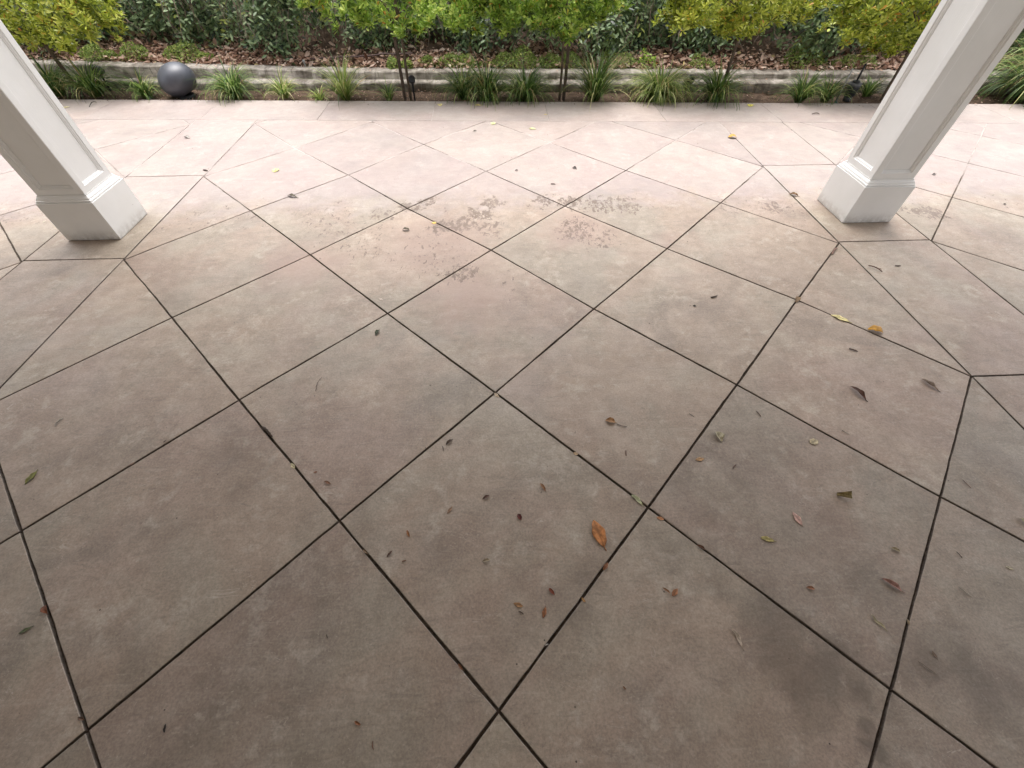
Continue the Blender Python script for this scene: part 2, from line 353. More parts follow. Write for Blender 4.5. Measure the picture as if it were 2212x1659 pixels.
WY = lambda x: 5.955 - .053*x           # front face of the low wall
Z1 = lambda x: .034 + (.006*x if x > 0 else 0)
Z2 = lambda x: .112 + max(0, -x-1.8)*.018
tag(grid_sheet('planting_bed', -9, 9, 9, lambda x, t: KY(x)-.005+t*(WY(x)-KY(x)+.03), lambda x, t: -.045+.018*math.sin(x*3)*math.sin(t*3), 180, M_SOIL, .006, 3), kind='structure')
def bankz(x, t): return Z2(x)-.03+.24*min(1, t/.35)+.06*max(0, min(1, (t-.35)/.15))+.35*max(0, t-.5)/.5
BY = lambda x, t: WY(x)+.33+t*1.9
tag(grid_sheet('hillside', -10, 10, 26, BY, bankz, 240, M_SOIL, .012, 4), kind='structure')

# ------------------------------------------------------------------ low stepped concrete wall along the bed
n = N('weathered concrete'); p = n.pos(); a = n.noise(n.map(p, sc=(1, 1, 5)), 3, 8, .7, .5); b = n.noise(p, 40, 6, .7); c = n.noise(p, 1.7, 5, .6)
col = n.mix(n.mr(a, .35, .65), (.15, .128, .108), (.38, .34, .30)); col = n.mix(n.math('MULTIPLY', n.mr(c, .48, .6), .7), col, (.095, .080, .062))
sx_ = n.noise(n.map(p, sc=(9, 2, 1.2)), 2, 8, .75, .3); col = n.mix(n.math('MULTIPLY', n.mr(sx_, .52, .62), .6), col, (.075, .062, .048)); col = n.mix(n.math('MULTIPLY', n.mr(sx_, .47, .40), .35), col, (.45, .41, .37))
col = n.mix(n.math('MULTIPLY', n.mr(b, .55, .75), .4), col, (.42, .39, .36))
M_WALL = n.set(col=col, rough=.9, nrm=n.bump(n.math('ADD', a, b), .6, .01), spec=.25)
r_ = np.random.default_rng(11)
prof = [(0, -.12), (.002, -.03), (.004, None), (.012, 'a'), (.10, 'a2'), (.150, 'a2'), (.156, 'b0'), (.160, 'b1'), (.172, 'b'), (.25, 'b'), (.345, 'b'), (.352, 'b1'), (.356, -.1)]
def pz(k, x):
    return {None: Z1(x)-.012, 'a': Z1(x), 'a2': Z1(x)+.004, 'b0': Z1(x)+.012, 'b1': Z2(x)-.012, 'b': Z2(x)}.get(k, k) if not isinstance(k, float) else k
V = []; T = []; NX = 260; m = len(prof)
for i in range(NX+1):
    x = -9+18*i/NX
    for (dy, k) in prof: V.append((x, WY(x)+dy+r_.normal(0, .004), pz(k, x)+r_.normal(0, .0032)))
for i in range(NX):
    for j in range(m-1): a = i*m+j; b = a+m; T += [(a, b, b+1), (a, b+1, a+1)]
tag(from_tris('retaining_wall', V, T, M_WALL), 'low grey stepped concrete wall running along the planting bed below the hedge', 'wall')

# ------------------------------------------------------------------ unseen roof, and a wall added behind the camera to shape the light
def box(bm, x0, x1, y0, y1, z0, z1):
    v = [bm.verts.new(c) for c in ((x0,y0,z0),(x1,y0,z0),(x1,y1,z0),(x0,y1,z0),(x0,y0,z1),(x1,y0,z1),(x1,y1,z1),(x0,y1,z1))]
    for f in ((3,2,1,0),(4,5,6,7),(0,1,5,4),(1,2,6,5),(2,3,7,6),(3,0,4,7)): bm.faces.new([v[i] for i in f])
M_CEIL = simple('painted ceiling boards', (.76, .71, .63), .7, .06, 4, .1, .002)
M_HOUSE = simple('tan stucco', (.42, .33, .235), .9, .12, 30, .5, .004)
roof = empty('patio_roof', (0, 0, 3.60), 'white beamed patio roof carried by the two square columns', 'roof')
bm = bmesh.new(); box(bm, -9, 5.2, -4.5, 3.12, .02, .25); from_bm('ceiling', bm, M_CEIL, roof)
bm = bmesh.new(); box(bm, -9, 5.2, 2.69, 3.01, -.16, .017); from_bm('beam', bm, MP, roof)
added_house = empty('added_house', (0, -4.0, 0), 'unseen tan stucco wall added behind the patio to shape the light', 'added_house')
bm = bmesh.new(); box(bm, -9, 2.2, -.3, 0, -.3, 3.57); from_bm('wall', bm, M_HOUSE, added_house)
bm = bmesh.new(); box(bm, -1.6, 1.6, .003, .05, 0, 2.3); from_bm('door', bm, M_BLACK, added_house)

# ------------------------------------------------------------------ columns
def square_loft(bm, prof):
    rings = [[bm.verts.new((sx*h, sy*h, z)) for sx, sy in ((-1,-1),(1,-1),(1,1),(-1,1))] for h, z in prof]
    for a, b in zip(rings[:-1], rings[1:]):
        for k in range(4): bm.faces.new((a[k], a[(k+1)%4], b[(k+1)%4], b[k]))
    bm.faces.new(rings[-1]); bm.faces.new(rings[0][::-1])
def make_column(x, y, label):
    c = empty('column', (x, y, 0), label, 'column', 'white panelled columns holding the patio roof')
    bm = bmesh.new(); h = .1775
    square_loft(bm, [(h-.003, .001), (h-.001, .004), (h, .012), (h, .2575), (h-.0015, .2605), (h-.006, .2615)])
    from_bm('plinth', bm, MP, c)
    bm = bmesh.new()
    square_loft(bm, [(h-.0075, .262), (h-.0045, .265), (h-.006, .271), (h-.012, .2745), (h-.0125, .2775), (h-.0135, .282), (h-.018, .289), (h-.0225, .2935), (.1535, .297), (.1535, .3015)])
    from_bm('base_moulding', bm, MP, c)
    H = .1495; z0, z1 = .302, 3.44
    bm = bmesh.new()
    loops = [(0, 0), (.042, 0), (.0435, .003), (.0475, .0065), (.052, .0065), (.0535, .009), (.060, .0135), (.061, .0185)]
    for k in range(4):
        rot = Matrix.Rotation(k*math.pi/2, 3, 'Z'); prev = None
        for (i_, dep) in loops:
            zz = .0 if i_ == 0 else i_
            pts = [(-H+i_, z0+zz*.86), (H-i_, z0+zz*.86), (H-i_, z1-zz), (-H+i_, z1-zz)]
            ring = [bm.verts.new(rot @ Vector((px, -H+dep, pz_))) for px, pz_ in pts]
            if prev:
                for q in range(4): bm.faces.new((prev[q], prev[(q+1)%4], ring[(q+1)%4], ring[q]))
            prev = ring
    bmesh.ops.remove_doubles(bm, verts=bm.verts, dist=1e-5)
    es = [e for e in bm.edges if all(abs(abs(v.co.x)-H) < 1e-4 and abs(abs(v.co.y)-H) < 1e-4 for v in e.verts)]
    bmesh.ops.bevel(bm, geom=es, offset=.002, segments=2, affect='EDGES')
    from_bm('shaft', bm, MP, c)
    for k in range(4):
        rot = Matrix.Rotation(k*math.pi/2, 3, 'Z'); bm = bmesh.new(); i_ = .0615; d = .0165
        pts = [(-H+i_, z0+i_*.86), (H-i_, z0+i_*.86), (H-i_, z1-i_), (-H+i_, z1-i_)]
        f = [bm.verts.new(rot @ Vector((px, -H+d, q))) for px, q in pts]
        g_ = [bm.verts.new(rot @ Vector((px, -H+d+.008, q))) for px, q in pts]
        bm.faces.new(f); bm.faces.new(g_[::-1])
        for q in range(4): bm.faces.new((f[q], g_[q], g_[(q+1)%4], f[(q+1)%4]))
        bmesh.ops.recalc_face_normals(bm, faces=bm.faces)
        from_bm('panel', bm, MP, c)
    return c
make_column(-2.7265, 2.848, 'white square panelled column on the left, its front face in shade')
make_column(2.7420, 2.858, 'white square panelled column on the right, its front face pale grey')

# ------------------------------------------------------------------ plant tools
def unit(a): return a/np.maximum(np.linalg.norm(a, axis=-1, keepdims=True), 1e-9)
LEAF_OV = np.array([(0,0,0), (.38,.19,.035), (.74,.17,.02), (1,0,-.05), (.74,-.17,.02), (.38,-.19,.035), (.5,0,-.015)])       # ovate
LEAF_OB = np.array([(0,0,0), (.42,.10,.03), (.76,.165,.03), (1,0,-.03), (.76,-.165,.03), (.42,-.10,.03), (.55,0,-.015)])      # widest near the tip
LEAF_T = np.array([(0,6,1), (1,6,2), (2,6,3), (3,6,4), (4,6,5), (5,6,0)])
def scatter(tpl, pos, axis, nrm, size, val):
    ax = unit(axis); side = unit(np.cross(nrm, ax)); up_ = np.cross(ax, side)
    V = pos[:, None] + size[:, None, None]*(tpl[None, :, 0:1]*ax[:, None]+tpl[None, :, 1:2]*side[:, None]+tpl[None, :, 2:3]*up_[:, None])
    k = len(tpl); T = LEAF_T[None]+(np.arange(len(pos))*k)[:, None, None]
    return V.reshape(-1, 3), T.reshape(-1, 3), np.repeat(val, k)
def tube(paths, sides=5):
    """paths: list of (points, radii) -> V, T"""
    V = []; T = []
    for pts, rad in paths:
        pts = np.asarray(pts, float); n_ = len(pts); base = len(V)
        for i in range(n_):
            d = pts[min(i+1, n_-1)]-pts[max(i-1, 0)]; d = d/max(np.linalg.norm(d), 1e-9)
            a = np.cross(d, (0, 0, 1) if abs(d[2]) < .9 else (1, 0, 0)); a /= np.linalg.norm(a); b = np.cross(d, a)
            for k in range(sides):
                t = 2*math.pi*k/sides; V.append(pts[i]+rad[i]*(math.cos(t)*a+math.sin(t)*b))
        for i in range(n_-1):
            for k in range(sides):
                p0 = base+i*sides+k; p1 = base+i*sides+(k+1)%sides; q0 = p0+sides; q1 = p1+sides; T += [(p0, p1, q1), (p0, q1, q0)]
        e = len(V); V.append(pts[-1]); 
        for k in range(sides): T.append((base+(n_-1)*sides+k, base+(n_-1)*sides+(k+1)%sides, e))
    return np.array(V), np.array(T)
def wobble(a, b, n_, amp, r, r0, r1):
    t = np.linspace(0, 1, n_)[:, None]; p = np.array(a)*(1-t)+np.array(b)*t
    w_ = np.cumsum(r.normal(0, amp, (n_, 3)), 0); w_ -= w_[0]; p = p+w_*np.minimum(1, t*3)
    return (p, list(np.linspace(r0, r1, n_)))

# ------------------------------------------------------------------ hedge of vines
def clump(x, z, s):   # cheap smooth clumping function 0..1
    return .5+.25*(np.sin(x*3.1*s+1.3*np.sin(z*2.7*s))+np.sin(z*4.3*s+x*1.7*s+2.*np.sin(x*1.1*s)))
HY = lambda x: 6.70-.053*x
hedge = empty('hedge', (0, 6.7, .3), 'tall dark green vine hedge with bare stems along the back of the bed', 'hedge')
r = np.random.default_rng(21)
P_, A_, N_, S_, V_ = [], [], [], [], []
SP = []
ns = 12500
for k in range(ns):
    x = r.uniform(-8.6, 8.6); low = r.random() < .84
    z = r.uniform(.26, 1.0) if low else r.uniform(.9, 1.2)
    edge = .34+.09*math.sin(x*2.3)+.07*math.sin(x*5.9+1)+.05*math.sin(x*13)
    if z < edge: continue
    cl = float(clump(np.array(x), np.array(z), 1.5))
    if r.random() > .24+1.10*cl: continue
    dep = r.random()**1.5*.36 - .14*cl
    y = HY(x)+dep+(-.10 if z > 1.3 else 0)
    y -= .10*math.sin(x*1.9)+.05*math.sin(x*4.7+z*3)
    n_ = r.integers(5, 10); L = r.uniform(.10, .26)
    d0 = np.array((r.normal(0, .5), -abs(r.normal(.35, .35)), r.normal(-.35, .55))); d0 /= np.linalg.norm(d0)
    bright = r.random()
    base = np.array((x, y, z))
    for i in range(n_):
        t = i/n_; q = base+d0*L*t+np.array((0, 0, -.10*t*t))
        s_ = 1 if i % 2 else -1
        ax = d0*.6+np.array((s_*r.uniform(.5, 1.1), r.normal(-.15, .3), r.normal(-.25, .35)))
        P_.append(q); A_.append(ax); N_.append((r.normal(0, .45), -.8+r.normal(0, .3), 1.15+r.normal(0, .35)))
        S_.append(r.uniform(.042, .082)); V_.append(min(1, max(0, .18+.5*bright*bright+r.normal(0, .17)-(.2 if dep > .2 else 0)+(.38 if (bright > .955) else 0))))  # leaves deep in the hedge get a darker colour as painted shade
    if r.random() < .35: SP.append(wobble(base-d0*.12, base+d0*L, 4, .006, r, .0028, .0015))
V, T, v = scatter(LEAF_OV, np.array(P_), np.array(A_), np.array(N_), np.array(S_), np.array(V_))
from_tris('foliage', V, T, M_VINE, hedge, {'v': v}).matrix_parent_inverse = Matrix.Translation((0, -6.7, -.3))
for k in range(330):
    x = r.uniform(-7.5, 7.5); y = HY(x)+r.uniform(-.24, .15); z = r.uniform(.55, 1.05)
    SP.append(wobble((x, y, z), (x+r.normal(0, .12), y+r.normal(-.04, .08), r.uniform(.27, .6)), 9, .013, r, r.uniform(.0035, .007), .0025))
for k in range(44):   # clumps of bare hooked stems
    x = r.choice([-.75, .32, 1.15, 2.5, 3.1, 4.4, 4.9, -2.1, -3.0])+r.normal(0, .08); y = HY(x)-.02
    SP.append(wobble((x, y, .75+r.normal(0, .1)), (x+r.normal(0, .10), y-.08, .36+r.normal(0, .05)), 8, .02, r, .005, .0025))
V, T = tube(SP, 4); from_tris('stems', V, T, M_TWIG, hedge).matrix_parent_inverse = Matrix.Translation((0, -6.7, -.3))
SP = []
for k in range(46):
    x = -8+k*.36+r.normal(0, .08); y = HY(x)+.42+r.uniform(-.1, .15)
    SP.append(wobble((x, y, .15), (x+r.normal(0, .2), y+r.normal(0, .1), 1.1), 10, .03, r, r.uniform(.015, .03), .008))
for pth in SP:
    V, T = tube([pth], 6); from_tris('trunk', V, T, M_BARK, hedge).matrix_parent_inverse = Matrix.Translation((0, -6.7, -.3))
hb = r.uniform(-8.6, 8.6, 16000); hz = r.uniform(.38, 1.12, 16000)   # inner leaves that close the hedge, coloured dark for its inner shade
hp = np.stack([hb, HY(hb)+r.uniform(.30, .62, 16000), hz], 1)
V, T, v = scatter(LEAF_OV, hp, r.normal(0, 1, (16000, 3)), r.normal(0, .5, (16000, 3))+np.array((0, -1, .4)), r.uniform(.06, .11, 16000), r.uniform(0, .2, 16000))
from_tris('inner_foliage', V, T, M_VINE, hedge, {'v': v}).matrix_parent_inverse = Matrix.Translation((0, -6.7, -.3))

# ------------------------------------------------------------------ little standard trees
def make_tree(x, y, hw, z0, top, mat, label, seed, lean=0., tie=False, trunk_r=.017, nros=950, dx=0.):
    r = np.random.default_rng(seed)
    t = empty('shrub_tree', (x, y, -.05), label, 'tree', 'small clipped trees planted along the bed')
    paths = [wobble((0, 0, 0), (lean, 0, z0+.35), 12, .0022, r, trunk_r, trunk_r*.7)]
    for k in range(9):
        a = r.uniform(0, 6.28); e = (lean+dx+math.cos(a)*hw*.6, math.sin(a)*.35, z0+r.uniform(.3, .8))
        paths.append(wobble((lean, 0, z0+r.uniform(-.02, .2)), e, 6, .012, r, .008, .003))
    V, T = tube(paths, 7); from_tris('trunk', V, T, M_BARK, t, smooth=True)
    P_, A_, N_, S_, V_ = [], [], [], [], []
    H = (top-z0)/2
    for k in range(nros):
        u = r.normal(0, 1, 3)
        if r.random() < .45: u[2] = -abs(u[2])
        nn = (np.abs(u)**3.4).sum()**(1/3.4); sq = u/nn; u = u/np.linalg.norm(u)
        rad = r.uniform(.70, 1.0)**.6
        bump_ = 1+.15*math.sin(u[0]*9+seed)+.12*math.sin(u[1]*11+u[2]*7+seed*2)+.08*math.sin(u[0]*23+u[1]*17)
        q = np.array((lean+dx+sq[0]*hw*rad*bump_, sq[1]*.36*rad*bump_, z0+.06+H+sq[2]*H*rad))
        q[2] = max(q[2], z0+.05)+.05*math.sin(q[0]*9+seed)+.05*math.sin(q[0]*21+q[1]*9)
        out = np.array((u[0]*.8, u[1]*.9, u[2]*.35+1.0))+r.normal(0, .3, 3); out /= np.linalg.norm(out)
        a = np.cross(out, (0.3, .2, 1)); a /= np.linalg.norm(a); b = np.cross(out, a)
        n_ = r.integers(7, 11); br = r.random(); ph = r.uniform(0, 6.28); sz = r.uniform(.055, .082)
        for i in range(n_):
            th = ph+i*2.4; tilt = .35+.5*(1-i/n_)
            ax = out*(1-tilt*.75)+(math.cos(th)*a+math.sin(th)*b)*tilt*1.25
            P_.append(q-out*.02*(1-i/n_)); A_.append(ax); N_.append(out+.25*r.normal(0, 1, 3))
            S_.append(sz*r.uniform(.75, 1.1)); V_.append(min(.93, max(0, .18+.58*br+r.normal(0, .20))) if r.random() > .035 else r.uniform(.95, 1))
    V, T, v = scatter(LEAF_OB, np.array(P_), np.array(A_), np.array(N_), np.array(S_), np.array(V_))
    from_tris('crown', V, T, mat, t, {'v': v})
    if tie:
        bm = bmesh.new(); bmesh.ops.create_cone(bm, cap_ends=True, segments=12, radius1=.034, radius2=.034, depth=.03, matrix=Matrix.Translation((lean*.95+.012, 0, z0-.02)))
        from_bm('tie', bm, M_TIE, t, True)
    return t
make_tree(-4.844, 5.997, 0.88, 0.46, 1.28, M_CROWN2, 'small tree with an olive green crown at the far left behind the left column', 3, -0.05, False, 0.024, 1150, 0.05)
make_tree(-0.901, 5.688, 0.92, 0.62, 1.3, M_CROWN, 'small tree with yellow green crown, left of the two with wooden stakes', 4, 0, False, 0.016, 1150, 0.12)
make_tree(0.838, 5.586, 0.7, 0.62, 1.3, M_CROWN, 'small tree with yellow green crown, right of the two with wooden stakes', 5, 0, False, 0.015, 1150, -0.16)
make_tree(2.704, 5.517, 0.74, 0.62, 1.28, M_CROWN2, 'small tree with a green tie round its trunk behind a grass tuft', 6, 0.0, True, 0.02, 1150, -0.15)
make_tree(4.581, 5.397, 0.66, 0.5, 1.26, M_CROWN2, 'small tree partly hidden by the right column, its trunk thin and dark', 8, -0.0, False, 0.016, 1150, -0.25)

def make_stake(x, y, h, label, lean=0.):
    s = empty('wooden_stake', (x, y, -.05), label, 'stake', 'dark wooden stakes beside tree trunks')
    bm = bmesh.new(); rr = .016
    rings = []
    for k in range(9):
        z = h*k/8; ox = lean*k/8+random.uniform(-.001, .001)
        rings.append([bm.verts.new((ox+rr*sx, rr*sy, z)) for sx, sy in ((-1,-.8),(-.8,-1),(.8,-1),(1,-.8),(1,.8),(.8,1),(-.8,1),(-1,.8))])
    for a, b in zip(rings[:-1], rings[1:]):
        for k in range(8): bm.faces.new((a[k], a[(k+1)%8], b[(k+1)%8], b[k]))
    bm.faces.new(rings[-1])
    from_bm('post', bm, M_STAKE, s)
    bm = bmesh.new(); bmesh.ops.create_cone(bm, cap_ends=True, segments=14, radius1=.030, radius2=.030, depth=.02, matrix=Matrix.Translation((lean+.012, 0, h-.16)))
    from_bm('tie', bm, M_BLACK, s, True)
make_stake(-0.965, 5.681, 0.8, 'dark square stake tied to the left staked tree', -0.005)
make_stake(0.885, 5.573, 0.8, 'dark square stake tied to the right staked tree', 0.012)


# ------------------------------------------------------------------ grass tufts
def make_tuft(x, y, h, rad, n_, pale, label, seed, name='grass_tuft', z=-.045, wid=.0042, stiff=.5, group='strap leaved grass tufts along the bed edge'):
    r = np.random.default_rng(seed); S = 8; V = []; T = []; vals = []
    for k in range(n_):
        a = r.uniform(0, 2*math.pi); b0 = rad*.26*math.sqrt(r.random()); el = R(88-46*r.random()**1.3); L = h*r.uniform(.75, 1.65)
        reach = r.uniform(.48, 1.1)**(1.0 if r.random() < .7 else .5)
        p_ = np.array((math.cos(a)*b0*r.uniform(.3, 1), math.sin(a)*b0*.6, 0.)); th = el; az = a+r.normal(0, .35)
        bend = (R(185)+r.uniform(-.4, .9))*reach*(1-stiff*.62)*(rad/.28)**.3
        wv = r.uniform(.75, 1.3)*wid; vv = min(1, max(0, r.normal(.45, .24)))
        if r.random() < .09: vv = r.uniform(.93, 1)
        base = len(V); tw = r.normal(0, .5)
        for i in range(S+1):
            t = i/S; d = np.array((math.cos(az)*math.cos(th), math.sin(az)*math.cos(th), math.sin(th)))
            sd_ = np.array((-math.sin(az+tw*t), math.cos(az+tw*t), 0)); ww = wv*(1-t**2.6)*(.55+.45*min(1, t*4))+.0003
            if p_[2] < .012: p_[2] = .012+.002*r.random()
            up_ = np.cross(sd_, d)
            V += [p_-sd_*ww+up_*ww*.35, p_.copy(), p_+sd_*ww+up_*ww*.35]; vals += [vv, vv, vv]
            p_ = p_+d*L/S; th -= bend/S*(.4+1.3*t)
        for i in range(S):
            q = base+i*3
            for o in (0, 1): T += [(q+o, q+o+1, q+o+4), (q+o, q+o+4, q+o+3)]
    o = from_tris(name, V, T, M_GRASSY if pale else M_GRASS, None, {'v': vals}, smooth=True); o.location = (x, y, z)
    return tag(o, label, 'grass', group)
make_tuft(-5.078, 5.959, 0.367, 0.34, 320, 0, 'dark green grass tuft at the far left beside the left column', 100, wid=0.0046, stiff=0.2)
make_tuft(-4.607, 5.904, 0.367, 0.3, 256, 0, 'dark green grass tuft growing round the trunk of the far left tree', 101, wid=0.0046, stiff=0.2)
make_tuft(-3.971, 5.81, 0.245, 0.22, 192, 0, 'small green grass tuft just left of the dark ball', 102, wid=0.0046, stiff=0.2)
make_tuft(-2.93, 5.765, 0.326, 0.28, 368, 0, 'tall bushy grass tuft just right of the dark ball', 103, wid=0.0046, stiff=0.2)
make_tuft(-2.379, 5.766, 0.224, 0.2, 144, 1, 'pale green small tuft, second to the right of the dark ball', 104, wid=0.0046, stiff=0.2)
make_tuft(-1.933, 5.642, 0.143, 0.16, 80, 1, 'tiny sparse pale tuft left of the tall yellowish tuft', 105, wid=0.0046, stiff=0.2)
make_tuft(-1.641, 5.647, 0.337, 0.22, 192, 1, 'tall yellowish green tuft with upright tips left of the staked trees', 106, wid=0.0046, stiff=0.62)
make_tuft(-1.143, 5.641, 0.184, 0.16, 57, 0, 'sparse dark tuft just left of the left wooden stake', 107, wid=0.0046, stiff=0.2)
make_tuft(-0.275, 5.655, 0.326, 0.3, 256, 0, 'dark low tuft, first to the right of the left stake', 108, wid=0.0046, stiff=0.2)
make_tuft(-0.009, 5.59, 0.388, 0.36, 352, 0, 'dark drooping tuft, second to the right of the left stake', 109, wid=0.0046, stiff=0.2)
make_tuft(0.439, 5.567, 0.347, 0.36, 352, 0, 'dark drooping tuft just left of the right wooden stake', 110, wid=0.0046, stiff=0.2)
make_tuft(1.23, 5.515, 0.428, 0.26, 304, 0, 'tall upright green tuft just right of the right wooden stake', 111, wid=0.0046, stiff=0.62)
make_tuft(1.969, 5.506, 0.347, 0.42, 672, 1, 'widest bright green tuft with pale arching blades over the slab edge', 112, wid=0.0046, stiff=0.2)
make_tuft(2.613, 5.432, 0.357, 0.32, 320, 0, 'green tuft in front of the tree trunk with the green tie', 113, wid=0.0046, stiff=0.2)
make_tuft(3.582, 5.37, 0.286, 0.2, 208, 0, 'thick short green tuft, left of two near the metal rod', 114, wid=0.0046, stiff=0.2)
make_tuft(3.902, 5.393, 0.255, 0.2, 144, 0, 'thin dark green tuft, right of two near the metal rod', 115, wid=0.0046, stiff=0.2)
make_tuft(4.496, 5.552, 0.224, 0.2, 96, 0, 'low weedy dark tuft behind the right column', 116, wid=0.0046, stiff=0.2)
make_tuft(6.358, 5.403, 0.612, 0.62, 672, 0, 'huge clump of long arching grass at the right picture edge', 117, wid=0.0065, stiff=0.2)
make_tuft(6.974, 5.67, 0.632, 0.6, 416, 0, 'second long grass clump beyond the right picture edge', 118, wid=0.0065, stiff=0.2)


# ------------------------------------------------------------------ creeping small-leaved plants on the wall top
def make_cover(x0, x1, yo, hh, dep, n_, label, seed, mat=None, hang=0., sz=(.014, .026), name='creeping_plant'):
    mat = mat or M_COVER
    r = np.random.default_rng(seed); P = np.zeros((n_, 3)); cx = (x0+x1)/2
    ph = r.uniform(0, 6, 4)
    for k in range(n_):
        u = r.uniform(-1, 1); x = cx+u*(x1-x0)/2
        pr = max(.12, (1-abs(u)**3)*(.62+.22*math.sin(x*9+ph[0])+.16*math.sin(x*21+ph[1])))
        v_ = r.uniform(-1, 1); zt = hh*pr*math.sqrt(max(0, 1-v_*v_))
        z = zt*(r.random()**.45); y = WY(x)+yo+v_*dep*pr
        z += max(0, (y-WY(x)-.38))*.5
        if y < WY(x)+.17: z -= hang*(WY(x)+.17-y)*3
        P[k] = (x-cx, y-WY(cx), z)
    V, T, v = scatter(LEAF_OV*np.array((1, 1.5, 1)), P, r.normal(0, 1, (n_, 3))+np.array((0, -.4, .1)), r.normal(0, .45, (n_, 3))+np.array((0, -.4, 1)), r.uniform(*sz, n_), np.clip(r.normal(.5, .22, n_), 0, 1))
    o = from_tris(name, V, T, mat, None, {'v': v}); o.location = (cx, WY(cx), Z2(cx)-.008)
    return tag(o, label, 'plant', 'low creeping plants above the concrete wall')
make_cover(-5.1, -4.59, 0.42, 0.216, 0.198, 1350, 'low dark creeping plant on the wall top at the far left tree', 300, None, 0)
make_cover(-4.63, -4.19, 0.44, 0.176, 0.154, 1050, 'olive creeping plant behind the wall, left of the dark ball', 301, None, 0)
make_cover(-4.07, -3.42, 0.46, 0.162, 0.165, 1650, 'yellowish creeping plant mound behind the wall above the dark ball', 302, None, 0)
make_cover(-1.25, -0.91, 0.36, 0.23, 0.176, 1050, 'creeping plant spilling over the wall left of the left stake', 303, None, 0.5)
make_cover(-0.85, -0.12, 0.44, 0.135, 0.154, 1650, 'dense small leaved creeping plant right of the left stake', 304, None, 0.1)
make_cover(-0.09, 1.27, 0.42, 0.189, 0.187, 3900, 'longest dense creeping plant on the wall between the two staked trees and beyond', 305, None, 0.1)
make_cover(1.38, 1.93, 0.46, 0.135, 0.154, 900, 'pale creeping plant behind the tall upright tuft', 306, None, 0)
make_cover(2.54, 2.85, 0.44, 0.121, 0.132, 525, 'small creeping plant left of the tree trunk with green tie', 307, None, 0)
make_cover(3.69, 4.26, 0.48, 0.203, 0.187, 1350, 'weedy creeping plant above the wall, left of the metal rod', 308, None, 0)
make_cover(4.32, 4.89, 0.46, 0.135, 0.176, 900, 'weedy creeping plant behind the metal rod and canister light', 309, None, 0)
make_cover(1.89, 2.13, .44, .20, .09, 90, 'yellow green leafy seedling behind the widest tuft', 390, M_CROWN, 0., (.03,.05), 'seedling')


# ------------------------------------------------------------------ dry leaf litter on the bank and in the bed (uncountable)
r = np.random.default_rng(5); P_, A_, N_, S_, V_ = [], [], [], [], []
LEAF_DRY = np.array([(0,0,.05), (.35,.24,.16), (.72,.20,.14), (1,0,.12), (.72,-.20,.12), (.35,-.24,.18), (.5,0,0)])
def dens(x): return .35+.65*(.5+.5*math.sin(x*1.3+.6))
for k in range(13000):
    x = r.uniform(-7.5, 7.5); t = abs(r.normal(0, .13))+.005
    if t > .27: continue
    y = BY(x, t); z = bankz(x, t)+r.uniform(.002, .045)
    if r.random() > dens(x)+.25: continue
    P_.append((x, y, z)); S_.append(r.uniform(.025, .06) if r.random() < .8 else r.uniform(.06, .10)); A_.append(r.normal(0, 1, 3)*np.array((1, 1, .45))); N_.append(r.normal(0, .55, 3)+np.array((0, -.25, 1))); V_.append(np.clip(r.normal(.42, .25), 0, 1))
for k in range(1500):
    x = r.uniform(-6.5, 6.5); t = r.uniform(.02, 1); y = KY(x)+t*(WY(x)-KY(x))
    P_.append((x, y, -.03+r.uniform(0, .012))); S_.append(r.uniform(.008, .03)); A_.append(r.normal(0, 1, 3)*np.array((1, 1, .3))); N_.append(r.normal(0, .5, 3)+np.array((0, 0, 1))); V_.append(np.clip(r.normal(.3, .25), 0, 1))
for k in range(160):
    x = r.uniform(-6, 6); y = WY(x)+r.uniform(.02, .33); z = (Z1(x) if y < WY(x)+.15 else Z2(x))+.003
    P_.append((x, y, z)); S_.append(r.uniform(.012, .035)); A_.append(r.normal(0, 1, 3)*np.array((1, 1, .1))); N_.append(r.normal(0, .3, 3)+np.array((0, 0, 1))); V_.append(np.clip(r.normal(.5, .25), 0, 1))
V, T, v = scatter(LEAF_DRY, np.array(P_), np.array(A_), np.array(N_), np.array(S_), np.array(V_))
tag(from_tris('leaf_litter', V, T, M_LITTER, None, {'v': v}), 'brown dry leaves and mulch covering the bank under the hedge', 'leaf litter', kind='stuff')

# ------------------------------------------------------------------ garden ball, lights, rods in the bed
M_BALL = N('dark slate ball'); _p = M_BALL.obj(); _a = M_BALL.noise(_p, 160, 3, .6); _b = M_BALL.noise(_p, 5, 5, .6)
_c = M_BALL.mix(M_BALL.mr(_b, .3, .7), (.052, .055, .068), (.076, .080, .098))
M_BALL = M_BALL.set(col=_c, rough=.42, nrm=M_BALL.bump(_a, .25, .002), spec=.6)
def lathe(name, prof, mat, parent, loc=(0,0,0), rot=None, seg=40):
    bm = bmesh.new(); rings = []
    for rad, z in prof:
        rings.append([bm.verts.new((rad*math.cos(2*math.pi*k/seg), rad*math.sin(2*math.pi*k/seg), z)) for k in range(seg)])
    for a, b in zip(rings[:-1], rings[1:]):
        for k in range(seg): bm.faces.new((a[k], a[(k+1)%seg], b[(k+1)%seg], b[k]))
    bm.faces.new(rings[-1]); bm.faces.new(rings[0][::-1])
    o = from_bm(name, bm, mat, parent, True); o.location = loc
    if rot: o.rotation_euler = rot
    return o
ball = empty('garden_ball', (-3.509, 5.836, -.045), 'large dark slate coloured ball sitting in the bed between two grass tufts', 'ball')
BR = .198
gl = lathe('globe', [(BR*math.sin(a)+.0005, .225-BR*math.cos(a)) for a in [R(d) for d in range(28, 181, 4)]], M_BALL, ball, seg=64)
gl.scale = (1.0, 1.0, .80); gl.rotation_euler = (0, R(-24), 0); gl.location = (.035, 0, .018)
